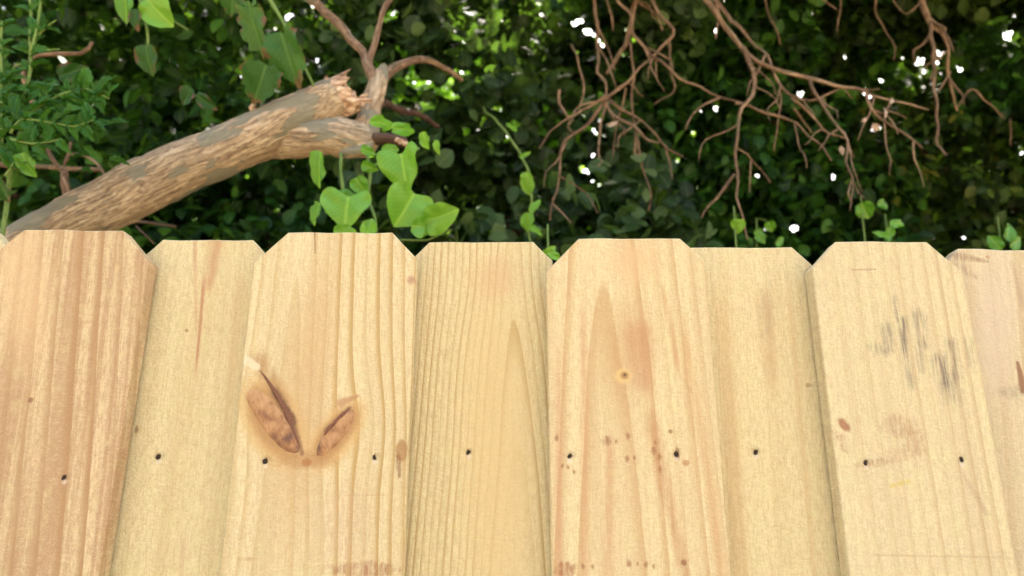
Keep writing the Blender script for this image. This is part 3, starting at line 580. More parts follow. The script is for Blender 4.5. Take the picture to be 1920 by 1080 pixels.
px_tube('side_branch', [(640, 285, LY - .02, 9), (665, 286, LY - .03, 10), (690, 276, LY - .02, 9), (700, 262, LY - .01, 8)], pruned, LIMB_BARK, 10, 15, .001, .008)
px_tube('stub', [(694, 262, LY - .01, 13), (722, 260, LY - .02, 11), (745, 264, LY - .02, 10), (760, 268, LY - .02, 9)], pruned, HEDGE_BARK, 12, 6, .001, .008)
s_ = 1 / ppm(at(750, 267, LY))
splinter('splinter', at(742, 262, LY - .028), at(763, 271, LY - .030), 6 * s_, 5 * s_, 33, pruned)
up = px_tube('upright_branch', [(672, 268, LY + .02, 30), (690, 225, LY + .04, 22), (703, 185, LY + .06, 18), (711, 150, LY + .08, 16), (716, 132, LY + .09, 10), (720, 122, LY + .09, 6)], pruned, LIMB_BARK, 16, 7, .004, .012, .07, .1)
px_tube('upright_branch', [(706, 165, LY + .07, 11), (694, 128, LY + .08, 9), (682, 100, LY + .10, 8), (660, 76, LY + .11, 8), (629, 40, LY + .13, 8), (589, 2, LY + .16, 9), (545, -60, LY + .2, 9)], pruned, TWIG_BARK, 10, 17, .005, .012, .08, .12)
px_tube('upright_branch', [(697, 132, LY + .09, 8), (690, 112, LY + .09, 6.5), (703, 80, LY + .10, 6), (710, 48, LY + .11, 5), (726, 10, LY + .12, 5), (748, -40, LY + .14, 5)], pruned, TWIG_BARK, 10, 8, .005)
px_tube('side_branch', [(715, 150, LY + .09, 12), (735, 130, LY + .12, 9), (758, 118, LY + .15, 8), (802, 113, LY + .2, 6), (838, 129, LY + .25, 5), (866, 150, LY + .3, 4)], pruned, TWIG_BARK, 9, 9)
px_tube('side_branch', [(700, 190, LY + .12, 9), (735, 200, LY + .25, 7), (775, 212, LY + .35, 6), (822, 238, LY + .45, 4)], pruned, HEDGE_BARK, 9, 10)
px_tube('side_branch', [(480, 210, LY - .02, 8), (474, 203, LY - .03, 6), (478, 196, LY - .03, 4)], pruned, LIMB_BARK, 8, 11)

# ------------------------------------------------------------------ bare hanging branches
q3 = lambda zx, zy: (880 + .4444 * zx, .4444 * zy)
q4 = lambda zx, zy: (1380 + .463 * zx, .463 * zy)
q1 = lambda zx, zy: (.4444 * zx, .4444 * zy)
def bare(parent, q, pts, y0, y1, r0, r1, seed, name='branch', mat=TWIG_BARK):
    n = len(pts); sc = .4444; gg = random.Random(seed * 13)
    if name == 'branch':
        for k in range(gg.randint(1, 3)):
            i = gg.randint(1, n - 2) if n > 2 else 0; a_, b_ = q(*pts[i]); yy = y0 + (y1 - y0) * i / (n - 1)
            an = gg.uniform(-1.2, 1.2); L_ = gg.uniform(30, 90); rr_ = min(r0, r1) * .18 + .9
            px_tube('twig', [(a_, b_, yy, rr_ * .9), (a_ + L_ * .5 * math.sin(an) + gg.uniform(-6, 6), b_ + L_ * .5 * math.cos(an), yy - .01, rr_ * .75), (a_ + L_ * .8 * math.sin(an * 1.3) + gg.uniform(-10, 10), b_ + L_ * .75 * math.cos(an * .8), yy - .02, rr_ * .6), (a_ + L_ * math.sin(an * 1.1), b_ + L_ * 1.1 * math.cos(an * .6), yy - .03, rr_ * .35)], parent, mat, 6, seed * 7 + k, .004)
    return px_tube(name, [(*q(*p), y0 + (y1 - y0) * i / (n - 1), (r0 + (r1 * .7 - r0) * i / (n - 1)) * sc * .72) for i, p in enumerate(pts)], parent, mat, 8 if r0 > 8 else 6, seed, .0055)
def overhead_tree(name, label, trunk_xy, tops, group=None):
    """trunk behind the shrubs, limb arching forward over the fence; the bare branches hang from it"""
    t = empty(name, (*trunk_xy, 0)); tag(t, label, 'tree', group)
    tx, ty = trunk_xy
    hub = Vector((tx * .9, ty - .6, 4.0))
    link('trunk', tube_mesh('trunk', [(tx, ty, -.05), (tx + .05, ty - .02, 1.2), (tx - .03, ty - .1, 2.5), tuple(hub)], [.055, .045, .038, .032], 14, .05, .08, .01, 5), t, HEDGE_BARK)
    for k, (px, py, y, r) in enumerate(tops):
        e = at(px, py, y); mid_ = hub.lerp(e, .55) + Vector((0, -.05, .28))
        link('limb', tube_mesh('limb', [tuple(hub - Vector((0, 0, .05))), tuple(mid_), tuple(e)], [.035, .022, r / ppm(e)], 9, .04, .08, .006, 20 + k), t, TWIG_BARK)
    return t
Y1, Y2, Y3 = 1.62, 1.50, 1.75
tA = overhead_tree('bare_twig_tree', 'bare reddish-brown twigs tangled in a star-shaped knot above the fence', (.62, 4.35), [(q3(520, 0)[0], -40, Y1, 4), (q3(625, 0)[0], -40, Y1, 4.5), (q3(780, 0)[0], -40, Y1, 4.5), (q3(700, 0)[0], -40, Y1 + .15, 8)])
A = lambda pts, r0, r1, s, dy0=0, dy1=0, nm='branch': bare(tA, q3, pts, Y1 + dy0, Y1 + dy1, r0, r1, s, nm)
A([(520, -90), (525, 0), (535, 100), (545, 200), (545, 270), (540, 310), (570, 350), (580, 410)], 10, 9, 1, .05)
A([(615, -90), (625, 0), (680, 70), (690, 130), (740, 200), (800, 260), (860, 310), (980, 370), (1060, 410), (1150, 435)], 10, 9, 2, 0, -.10)
A([(770, -90), (780, 0), (820, 90), (855, 130), (840, 170), (780, 230), (690, 320), (600, 400), (510, 430), (430, 485), (415, 540), (440, 560)], 11, 6, 3, .04, -.04)
A([(700, -90), (700, 0), (670, 150), (620, 250), (580, 310)], 18, 13, 4, .2, .1)
A([(580, 405), (540, 470), (470, 550), (410, 600), (385, 650), (380, 740), (350, 850), (340, 930)], 11, 6, 5, 0, -.05)
A([(352, 860), (390, 900), (430, 940)], 6, 5, 6, -.05, -.06, 'twig')
A([(578, 410), (560, 520), (545, 640), (555, 680), (540, 700)], 8, 5, 7, 0, -.08, 'twig')
A([(580, 420), (595, 475), (690, 540), (760, 590), (800, 602)], 10, 9, 8, 0, -.06)
A([(580, 410), (640, 460), (720, 510), (790, 570), (830, 620), (900, 660)], 9, 6, 9, .02, .0)
A([(826, 612), (850, 700), (855, 755)], 7, 5, 10, .01, 0, 'twig')
A([(660, 370), (650, 450), (620, 530), (605, 660)], 6, 5, 11, 0, .05, 'twig')
A([(680, 180), (690, 340), (690, 450), (700, 560), (720, 660), (745, 740), (765, 800), (755, 890)], 7, 6, 12, .05, .0, 'twig')
A([(380, 380), (380, 430), (410, 480), (425, 505)], 9, 7, 13, -.03, -.03, 'twig')
A([(430, 190), (465, 260), (480, 400), (455, 460)], 7, 6, 14, .0, -.03, 'twig')
A([(845, 180), (850, 300), (872, 350), (855, 385), (780, 440)], 7, 5, 15, .06, .04, 'twig')
A([(790, 245), (790, 330), (825, 385)], 5, 4, 16, .02, .02, 'twig')
A([(700, 560), (703, 700), (698, 840)], 8, 7, 17, .2, .2, 'twig')
A([(575, -90), (580, 0), (600, 80), (605, 130)], 8, 6, 18, .1, .1, 'twig')
A([(575, 400), (530, 440), (470, 470), (430, 500)], 10, 7, 19, -.02, -.03)
A([(600, 395), (660, 350), (720, 400), (735, 405)], 6, 4, 20, .02, .03, 'twig')
tB = overhead_tree('bare_twig_tree', 'long bare branch sweeping down to the right with many drooping twigs', (1.25, 4.4), [(q3(1000, -90)[0], -40, Y2, 7), (q3(1040, -90)[0] + 12, -40, Y2 + .1, 6)])
Bf = lambda q, pts, r0, r1, s, dy0=0, dy1=0, nm='branch': bare(tB, q, pts, Y2 + dy0, Y2 + dy1, r0, r1, s, nm)
x3 = lambda p: ((p[0] * .4444 - 500) / .463, p[1] * .4444 / .463)      # zoom-3 point in zoom-4 units
Bf(q4, [x3((950, -90)), x3((1000, 0)), x3((1060, 80)), x3((1130, 180)), (60, 230), (150, 280), (230, 300), (310, 320), (400, 345), (480, 355), (560, 390), (640, 410), (710, 425), (780, 445)], 18, 6, 31, 0, -.05)
Bf(q4, [x3((1000, -90)), x3((1040, 0)), x3((1100, 80)), (0, 95), (60, 170), (120, 220), (150, 285)], 14, 10, 32, .1, 0)
Bf(q4, [(30, 195), (65, 270), (75, 350), (60, 390), (20, 430), (15, 500), (0, 620), (0, 700), (5, 800), (30, 890), (45, 970)], 15, 6, 33, -.02, -.1)
Bf(q4, [(0, 418), (60, 430), (120, 460), (190, 475), (235, 490), (290, 550), (350, 590), (385, 650)], 9, 6, 34, -.04, -.02)
Bf(q4, [(150, 285), (180, 340), (230, 390), (290, 410), (350, 395), (420, 360)], 9, 7, 35, -.01, -.02)
Bf(q4, [(225, 395), (290, 450), (350, 520), (400, 545), (440, 560)], 9, 7, 36, -.01, .0)
Bf(q4, [(298, 322), (320, 380), (360, 450), (420, 520), (450, 570), (450, 650), (470, 720), (465, 830)], 10, 6, 37, -.03, -.1)
Bf(q4, [(452, 585), (480, 640)], 5, 4, 38, -.05, -.05, 'twig'); Bf(q4, [(472, 735), (495, 780), (520, 800)], 5, 4, 39, -.09, -.09, 'twig')
Bf(q4, [(528, 380), (550, 440), (600, 490), (680, 540), (755, 600)], 10, 8, 40, -.04, -.05)
Bf(q4, [(600, 490), (605, 600), (625, 650), (620, 710)], 5, 4, 41, -.04, -.04, 'twig')
Bf(q4, [(718, 575), (725, 650), (745, 700), (760, 755)], 7, 5, 42, -.05, -.05, 'twig')
Bf(q4, [(430, 350), (470, 400)], 5, 4, 43, -.03, -.03, 'twig'); Bf(q4, [(480, 356), (530, 365), (580, 360)], 5, 4, 44, -.03, -.0, 'twig')
Bf(q4, [(178, 335), (180, 430), (160, 520), (155, 610)], 6, 5, 45, .0, .0, 'twig')
Bf(q4, [(235, 440), (280, 500), (305, 540)], 8, 6, 46, .0, .05, 'twig')
Bf(q4, [(632, 402), (612, 450), (600, 495)], 6, 6, 47, -.05, -.05, 'twig'); Bf(q4, [(612, 445), (650, 460), (690, 480)], 5, 4, 48, -.05, -.05, 'twig')
Bf(q4, [x3((1118, 735)), x3((1060, 810)), x3((1010, 870)), x3((980, 920))], 9, 7, 49, -.06, -.06, 'twig')
Bf(q4, [(5, 600), (45, 625), (70, 660), (140, 740)], 6, 4, 50, -.06, .0, 'twig'); Bf(q4, [(60, 650), (55, 780)], 5, 4, 51, -.04, -.04, 'twig')
tC = overhead_tree('bare_twig_tree', 'leafless brown branch hanging straight down beside glossy dark leaves', (1.95, 4.35), [(q4(740, 0)[0], -40, Y3, 8), (q4(420, 0)[0], -40, Y3, 3)])
Cf = lambda pts, r0, r1, s, dy0=0, dy1=0, nm='branch': bare(tC, q4, pts, Y3 + dy0, Y3 + dy1, r0, r1, s, nm)
Cf([(735, -90), (750, 0), (780, 70), (800, 110), (835, 135)], 19, 13, 61)
Cf([(788, 90), (793, 150), (797, 250), (810, 400), (815, 560), (830, 600), (850, 625)], 11, 8, 62, 0, -.1)
Cf([(830, 130), (860, 200), (860, 310), (880, 400), (895, 450)], 10, 8, 63, 0, .1)
Cf([(868, 290), (845, 330), (820, 370)], 5, 4, 64, .05, .05, 'twig')
Cf([(895, 440), (955, 360), (1000, 410), (1060, 450), (1085, 480)], 5, 6, 65, .1, .2, 'twig')
Cf([(565, -90), (570, 0), (575, 70), (610, 140), (640, 190), (640, 240)], 7, 5, 66, .15, .1, 'twig')
Cf([(425, -90), (420, 0), (410, 130)], 6, 4, 67, 0, 0, 'twig'); Cf([(330, -20), (410, 40)], 5, 4, 68, 0, 0, 'twig')
Cf([(745, 10), (690, 60), (640, 0), (620, -80)], 5, 4, 69, 0, 0, 'twig'); Cf([(110, -90), (120, 0), (150, 90), (180, 180)], 7, 5, 70, .1, .1, 'twig')
Cf([(1110, 480), (1112, 590)], 5, 4, 71, .3, .3, 'twig')

# ------------------------------------------------------------------ leaves
def leaf_material(name, stops, rough=0.5, trans=0.28, tcol=(.18, .36, .02), edge_brown=0.0, vein=0.35, spec=0.22):
    g = G(name); rnd, u, t = g.attr('leaf')            # per-leaf random, signed width position, length position
    x, y, z = g.coords('Object')
    n = g.noise(g.comb(x, y, z), 70.0, 3.0)
    c = g.ramp((rnd + (n - 0.5) * 0.35).clamp(), stops)
    au = u.abs()
    mid = au.ss(0.03, 0.10, 1.0, 0.0)
    lat = ((t * 9.0 - au * 3.4).fract() - 0.5).abs().ss(0.0, 0.09, 1.0, 0.0) * 0.6
    v = (mid.max(lat) * vein).clamp()
    pale = stops[-1][1]; pale = tuple(min(.6, p * 1.5 + .02) for p in pale)
    c = g.mix(v, c, pale)
    if edge_brown:
        en = g.noise(g.comb(x, y, z), 45.0, 3.0, 0.6)
        tip = (t * 1.05 - 0.55).max(au - 0.42) + (en - 0.5) * 1.3
        em = tip.ss(0.62 - edge_brown * .3, 0.78 - edge_brown * .3)
        c = g.mix(em * 0.85, c, (.14, .06, .035))
    m_ = g.base(c, rough, spec)
    g.bump(n * 0.4 - v * 0.8, 0.35, 0.0012)
    tr = g.n('ShaderNodeBsdfTranslucent'); g.nt.links.new(g.mix(0.55, c, tcol), tr.inputs[0])
    mx = g.n('ShaderNodeMixShader'); mx.inputs[0].default_value = trans
    g.nt.links.new(g.b.outputs[0], mx.inputs[1]); g.nt.links.new(tr.outputs[0], mx.inputs[2]); g.nt.links.new(mx.outputs[0], g.out.inputs[0])
    return m_
DARKLEAF = leaf_material('dark_glossy_leaf', [(0.0, (.002, .012, .001)), (0.40, (.006, .036, .003)), (0.70, (.024, .095, .009)), (1.0, (.085, .20, .020))], 0.5, spec=.24)
SAGELEAF = leaf_material('sage_round_leaf', [(0.0, (.005, .018, .004)), (0.4, (.018, .048, .011)), (0.75, (.058, .115, .030)), (1.0, (.12, .18, .06))], 0.52, spec=.28)
OLIVELEAF = leaf_material('olive_leaf', [(0.0, (.003, .011, .001)), (0.40, (.009, .031, .003)), (0.80, (.040, .088, .008)), (1.0, (.13, .13, .016))], 0.55, spec=.2)
LIMELEAF = leaf_material('lime_leaf', [(0.0, (.06, .16, .012)), (0.5, (.12, .28, .02)), (1.0, (.24, .40, .04))], 0.5, 0.5, (.30, .55, .03))
VINELEAF = leaf_material('bright_vine_leaf', [(0.0, (.05, .20, .010)), (0.5, (.11, .32, .016)), (1.0, (.22, .45, .03))], 0.34, 0.3, (.25, .5, .04), vein=0.55, spec=.45)
OLDLEAF = leaf_material('old_vine_leaf', [(0.0, (.014, .060, .010)), (0.5, (.028, .10, .014)), (1.0, (.075, .17, .022))], 0.42, 0.2, edge_brown=0.9, vein=0.35)
FERNLEAF = leaf_material('feathery_leaflet', [(0.0, (.013, .068, .006)), (0.5, (.026, .11, .010)), (1.0, (.055, .17, .016))], 0.45, 0.25)
REDLEAF = leaf_material('blushed_leaf', [(0.0, (.05, .11, .02)), (0.6, (.13, .20, .03)), (1.0, (.26, .24, .05))], 0.5, 0.35, edge_brown=0.3)

def template(rows, half):                                # rows: t positions; half: half widths; returns verts(u,t coords), faces
    V = [(0, 0, 0)]; D = [(0, 0)]
    for t, h in zip(rows, half):
        V += [(-h, t, .16 * h), (0, t, 0), (h, t, .16 * h)]; D += [(-1, t), (0, t), (1, t)]
    V.append((0, 1, 0)); D.append((0, 1)); k = len(rows); last = len(V) - 1
    tri = [(0, 2, 1), (0, 3, 2)]; quad = []
    for i in range(k - 1):
        a = 1 + 3 * i; b = a + 3; quad += [(a, a + 1, b + 1, b), (a + 1, a + 2, b + 2, b + 1)]
    a = 1 + 3 * (k - 1); tri += [(a, a + 1, last), (a + 1, a + 2, last)]
    V = np.array(V, float); V[:, 2] -= .22 * (V[:, 1] - .3) ** 2        # drooping tip
    return V, np.array(D, float), np.array(tri), np.array(quad)
T_OVAL = template([.12, .35, .62, .86], [.20, .34, .33, .17])
T_ROUND = template([.10, .32, .60, .86], [.27, .42, .41, .24])
T_LOW = template([.28, .68], [.33, .31])
def leaf_batch(name, tmpl, P, FWD, NRM, S, rnd):
    """one mesh of many leaves: base points, axis directions, normals, lengths, per-leaf random"""
    V, D, tri, quad = tmpl; n = len(P); k = len(V)
    FWD = FWD / np.linalg.norm(FWD, axis=1, keepdims=True)
    X = np.cross(FWD, NRM); X /= np.linalg.norm(X, axis=1, keepdims=True) + 1e-9; Z = np.cross(X, FWD)
    W = P[:, None] + S[:, None, None] * (V[None, :, 0:1] * X[:, None] + V[None, :, 1:2] * FWD[:, None] + V[None, :, 2:3] * Z[:, None])
    A = np.empty((n, k, 3)); A[..., 0] = rnd[:, None]; A[..., 1:] = D[None]
    off = (np.arange(n) * k)[:, None, None]
    return mesh_np(name, W.reshape(-1, 3), [(quad[None] + off).reshape(-1, 4), (tri[None] + off).reshape(-1, 3)], {'leaf': A.reshape(-1, 3)})
def vnoise(P, s, seed):                                  # cheap smooth 3-D noise
    r = np.random.default_rng(seed); k = r.normal(size=(6, 3)) * s; ph = r.uniform(0, 6.28, 6)
    return np.sin(P @ k.T + ph).mean(1)
# openings in the hedge where sky shows through: points on sight lines, radius in m at 2.5 m
OPEN = [(1100, 60, .030), (1075, 45, .02), (1890, 70, .035), (1490, 428, .028), (1560, 330, .02), (1725, 115, .022), (1640, 240, .022), (1107, 428, .02), (540, 30, .024), (480, 15, .022),
        (790, 170, .03), (850, 130, .025), (760, 100, .03), (365, 410, .02), (1010, 230, .026), (1120, 250, .03), (1180, 150, .022), (1230, 120, .018), (690, 110, .03), (1340, 60, .02), (1300, 250, .02), (1905, 395, .02),
        (1270, 300, .016), (990, 80, .014), (1420, 330, .016), (200, 330, .014), (1500, 175, .02), (1800, 130, .018)]
_o = np.random.default_rng(5)
OPEN += [(_o.uniform(0, 1920), _o.uniform(0, 450), _o.uniform(.002, .010)) for _ in range(60)]
OPEN += [(1090 + 14 * k, 40 + 16 * (k % 5), .02) for k in range(8)] + [(_o.normal(1130, 90), _o.normal(180, 90), _o.uniform(.004, .014)) for _ in range(18)] + [(_o.normal(800, 80), _o.normal(150, 70), _o.uniform(.018, .045)) for _ in range(34)] + [(_o.normal(1070, 70), _o.normal(250, 50), _o.uniform(.014, .036)) for _ in range(18)]
OPD = np.array([(np.array(at(a, b, 2.5)) - np.array(CAM)) for a, b, _ in OPEN]); OPR = np.array([c for *_, c in OPEN])
def leaf_sprays(c, r, zr, count, nl, ls, seed, clump=.35, thresh=-.12, squash=4, openk=1.0):
    """shoots spread through a crown volume, each carrying leaves: returns P, FWD, NRM, S"""
    g = np.random.default_rng(seed)
    z0, z1 = zr; Q = g.uniform(-1, 1, (count * 3, 3))
    Q = Q[(np.abs(Q[:, 0]) ** squash + np.abs(Q[:, 1]) ** squash + np.abs(Q[:, 2]) ** squash) < 1]
    C = np.array([c[0], c[1], (z0 + z1) / 2]) + Q * np.array([r[0], r[1], (z1 - z0) / 2])
    keep = vnoise(C, 1 / clump * 1.6, seed) > thresh
    C, Q = C[keep][:count], Q[keep][:count]
    n = len(C)
    D = g.normal(size=(n, 3)) * .7 + Q * .5 + np.array([0, -.35, -.05]); D /= np.linalg.norm(D, axis=1, keepdims=True)
    SL = g.uniform(.10, .22, n); P = []; FD = []; NR = []; SS = []
    side = np.cross(D, g.normal(size=(n, 3))); side /= np.linalg.norm(side, axis=1, keepdims=True)
    for i in range(nl):
        t = (i + .5) / nl; sg = 1 if i % 2 else -1
        p = C + D * (SL * (t - .5))[:, None]
        f = side * sg + D * .6 + g.normal(size=(n, 3)) * .35 + np.array([0, -.1, -.25])
        nr = np.array([0, -.55, .75]) + g.normal(size=(n, 3)) * .55
        P.append(p); FD.append(f); NR.append(nr); SS.append(g.uniform(*ls, n))
    P, FD, NR, SS = np.vstack(P), np.vstack(FD), np.vstack(NR), np.concatenate(SS)
    V = P + FD / np.linalg.norm(FD, axis=1, keepdims=True) * (SS * .5)[:, None] - np.array(CAM); ok = np.ones(len(P), bool); ex = SS * .30 * 2.5 / np.maximum(V[:, 1], .1)
    for d, rr in zip(OPD, OPR):
        w_ = V * (2.5 / np.maximum(V[:, 1:2], .1)); ok &= (np.linalg.norm((w_ - d)[:, [0, 2]], axis=1) > rr * .5 * openk * (1 + .45 * vnoise(P, 9.0, 77)) + ex * openk)
    return P[ok], FD[ok], NR[ok], SS[ok]
def leaf_objects(name, tmpl, mat, parent, P, FD, NR, S, idx, seed):
    """the leaves that show largest: one object each, sharing a few meshes"""
    key = mat.name + str(id(tmpl)); g = np.random.default_rng(seed)
    if key not in LEAFM:
        LEAFM[key] = []
        for k in range(8):
            me = leaf_batch('leaf', tmpl, np.zeros((1, 3)), np.array([[0, 1.0, 0]]), np.array([[0, 0, 1.0]]), np.ones(1), np.array([(k + .5) / 8])); me.materials.append(mat); LEAFM[key].append(me)
    for i in idx:
        f = FD[i] / np.linalg.norm(FD[i]); x_ = np.cross(f, NR[i]); x_ /= np.linalg.norm(x_); z_ = np.cross(x_, f)
        M = np.eye(4); M[:3, 0] = x_ * S[i]; M[:3, 1] = f * S[i]; M[:3, 2] = z_ * S[i]; M[:3, 3] = P[i]
        o = bpy.data.objects.new(name, LEAFM[key][int(g.integers(8))]); col.objects.link(o); o.parent = parent
        o.matrix_parent_inverse = parent.matrix_world.inverted() if False else Matrix.Translation(parent_root(parent)).inverted()
        o.matrix_basis = Matrix(M.tolist())
LEAFM = {}
def parent_root(o):
    v = Vector((0, 0, 0))
    while o.parent is not None: o = o.parent
    return o.location.copy()

def shrub(label, cx, cy, rx, ry, zr, count, nl, ls, tmpl, mat, seed, singles=0, group='trees and shrubs of the hedge behind the fence', name='hedge_shrub', cat='shrub', thresh=.02, openk=1.0, low=None, trunk_r=.032, over=False):
    cyc = cy; cy = cy + .3; t = empty(name, (cx, cy, 0)); tag(t, label, cat, group)
    g = random.Random(seed); z0, z1 = zr; top = z0 + (z1 - z0) * .46
    link('trunk', tube_mesh('trunk', [(cx, cy, -.05), (cx + g.uniform(-.1, .1), cy + .05, z0 * .5), (cx + g.uniform(-.15, .15), cy, z0 + .3), (cx + g.uniform(-.2, .2), cy, top)], [trunk_r, trunk_r * .8, trunk_r * .6, trunk_r * .25], 10, .06, .08, .012, seed), t, HEDGE_BARK)
    for k in range(7):
        zz = z0 - .1 + (top - z0) * k / 7; a = g.uniform(0, 6.28)
        e = Vector((cx + math.cos(a) * rx * .85, cy + math.sin(a) * ry * .8, min(z1 - .1, zz + g.uniform(.25, .7))))
        s = Vector((cx, cy, zz)); mm = s.lerp(e, .5) + Vector((g.uniform(-.1, .1), g.uniform(-.1, .1), g.uniform(-.05, .15)))
        link('limb', tube_mesh('limb', [s, mm, e], [trunk_r * .42, trunk_r * .28, trunk_r * .1], 7, .05, .08, .01, seed + k), t, HEDGE_BARK)
    P, FD, NR, S = leaf_sprays((cx, cyc), (rx, ry), zr, count, nl, ls, seed, thresh=thresh, openk=openk)
    if over:                                             # unseen leaf canopy added overhead to shade the hedge
        Q = leaf_sprays((cx, cyc - .75), (rx * 1.1, .65), (3.25, 4.2), 700, nl, (.05, .07), seed + 500, thresh=-.3, openk=0.0)
        P, FD, NR, S = [np.concatenate(z_) for z_ in zip((P, FD, NR, S), Q)]
        for k in range(4):  # limbs holding up the added shade canopy
            s = Vector((cx, cy + .1, 3.3 + .15 * k)); e = Vector((cx + g.uniform(-.5, .5) * rx, cyc - 1.0 + .2 * k, 3.7))
            link('limb', tube_mesh('limb', [s, s.lerp(e, .5) + Vector((0, 0, .2)), e], [.011, .008, .004], 7, .05, .08, .01, seed + 40 + k), t, HEDGE_BARK)
    rnd = np.clip(np.random.default_rng(seed).normal(.40, .25, len(P)) + vnoise(P, 2.5, seed) * .25, 0, 1)
    rest = np.ones(len(P), bool); idx = []
    if singles:
        px, py, z = project(P)
        vis = (px > -20) & (px < 1940) & (py > -20) & (py < 470)
        order = np.argsort(np.where(vis, P[:, 1], 99))[:singles]; idx = [i for i in order if vis[i]]; rest[idx] = False
    cr = link('crown', leaf_batch('crown', tmpl, P[rest], FD[rest], NR[rest], S[rest], rnd[rest]), t, mat); tag(cr, kind='stuff')
    if singles: leaf_objects('leaf', tmpl, mat, t, P, FD, NR, S, idx, seed)
    return t

shrub('dark shrub with small glossy leaves behind the feathery green plant', -1.62, 2.15, .62, .48, (1.5, 4.3), 1900, 10, (.036, .056), T_OVAL, DARKLEAF, 101, 220, over=True)
shrub('dark oval-leaved shrub right behind the thick broken limb', -.82, 2.25, .60, .48, (1.5, 4.3), 1900, 10, (.036, .058), T_OVAL, DARKLEAF, 102, 220, over=True, thresh=.06)
shrub('shrub with rounded grey-green leaves between broken limb and star-shaped twig tangle', .02, 2.05, .52, .45, (1.5, 4.2), 2000, 10, (.036, .056), T_ROUND, SAGELEAF, 103, 280, over=True, thresh=.06)
shrub('dim leafy shrub behind the star-shaped tangle of bare twigs', .80, 2.50, .58, .45, (1.5, 4.4), 3000, 10, (.036, .056), T_OVAL, DARKLEAF, 114, 220, over=True, thresh=-.2)
shrub('dim olive-leaved shrub behind the long sweeping bare branch', 1.50, 2.55, .58, .45, (1.5, 4.4), 2100, 10, (.036, .054), T_OVAL, OLIVELEAF, 105, 220, over=True, thresh=-.1)
shrub('glossy deep green shrub behind the straight hanging bare branch', 2.15, 2.35, .66, .50, (1.5, 4.4), 2100, 10, (.038, .056), T_OVAL, DARKLEAF, 106, 260, over=True, thresh=-.08)
for k, (x_, y_) in enumerate([(-2.6, 2.4), (-2.0, 3.5), (-1.0, 3.6), (0.0, 3.7), (1.0, 3.7), (2.0, 3.7), (3.0, 2.9), (-3.2, 3.6), (.52, 4.3), (1.5, 4.4), (2.5, 4.3)]):
    shrub(['tall dark shrub set back behind the far end of the feathery plant', 'tall olive shrub deep behind the feathery plant and the limb base', 'tall dark shrub deep behind the broken limb and its upright fork', 'tall dark shrub deep behind the rounded grey-green shrub', 'tall olive shrub deep behind the star-shaped twig tangle', 'tall dark shrub deep behind the long sweeping bare branch', 'dark shrub at the fence end past the straight hanging branch', 'tall olive shrub at the hedge end past the feathery plant', 'dark shrub farthest back behind the star-shaped twig tangle', 'dark shrub farthest back behind the sweeping bare branch', 'olive shrub farthest back behind the straight hanging branch'][k], x_, y_, .72, .55, (1.3, 5.0), 1500, 9, (.060, .085), T_LOW, OLIVELEAF if k % 3 == 1 else DARKLEAF, 120 + k, 0, group='back row of the hedge', thresh=-.16)
shrub('small sunlit lime-green tree close behind the hedge, glimpsed above the vine', -.45, 5.3, .95, .5, (2.6, 6.1), 1200, 9, (.06, .085), T_LOW, LIMELEAF, 139, 0, group='lime trees beyond the hedge', name='lime_tree', cat='tree', trunk_r=.06, openk=0.0)
shrub('small sunlit lime-green tree close behind the hedge, glimpsed behind the star-shaped twigs', .60, 5.4, .75, .5, (2.6, 5.4), 1000, 9, (.06, .085), T_LOW, LIMELEAF, 138, 0, group='lime trees beyond the hedge', name='lime_tree', cat='tree', trunk_r=.06, openk=0.0)
for k, (x_, y_) in enumerate([(-2.6, 9.0), (-.7, 8.6), (1.6, 9.2)]):
    shrub(['sunlit lime-green tree glimpsed through gaps behind the feathery plant', 'sunlit lime-green tree glimpsed through gaps above the broken limb', 'sunlit lime-green tree glimpsed through gaps behind the bare twigs'][k], x_, y_, 1.5, 1.0, (2.5, 9.0 if k == 1 else 6.4), 1500, 9, (.10, .15), T_LOW, LIMELEAF, 140 + k, 0, group='lime trees beyond the hedge', name='lime_tree', cat='tree', trunk_r=.12, openk=.3)

# ------------------------------------------------------------------ large single leaves and vines
def big_leaf_mesh(name, L, W, heart, curl, bites, seed, rnd, fold=.38):
    """broad leaf blade with a notched base: stalk joins at the origin, tip along +Y, face along +Z"""
    r = np.random.default_rng(seed); nr, na = 6, 40; V = []; A = []
    ph = r.uniform(0, 6.28, 6); nt_ = heart * .42
    out = []
    for k in range(na):
        th = 2 * math.pi * k / na; a = th if th <= math.pi else th - 2 * math.pi; aa = abs(a)
        e = 1 + .03 * math.sin(3 * a + ph[0]) + bites * (.5 * math.sin(11 * a + ph[1]) + .35 * math.sin(19 * a + ph[2]) + .3 * math.sin(5 * a + ph[3]) - .25)
        x = .5 * W * math.sin(a) * (1 - .24 * math.cos(a)) * e
        y = L * (.5 - .0 + .5 * math.cos(a) * e + .07 * math.exp(-(aa / .30) ** 2) + nt_ * math.exp(-((math.pi - aa) / .42) ** 2))
        out.append((x, y))
    y0 = out[na // 2][1]; cy = y0 + .14 * L
    for q in range(nr + 1):
        f = q / nr
        for k in range(na):
            x = out[k][0] * f; y = cy + (out[k][1] - cy) * f
            u = x / (.5 * W); t = y / L
            z = fold * abs(x) - curl * L * (t - .4) ** 2 + .075 * L * math.sin(u * 4 + t * 7 + ph[4]) * abs(u) + .03 * L * math.sin(t * 16 + 5 * abs(u) + ph[5]) * abs(u)
            V.append((x, y - y0, z)); A.append((rnd, u, max(0, t)))
    fq = []
    for q in range(nr):
        for k in range(na):
            a = q * na + k; b = q * na + (k + 1) % na; fq.append((a, b, b + na, a + na))
    return mesh_np(name, V, [np.array(fq)], {'leaf': A})
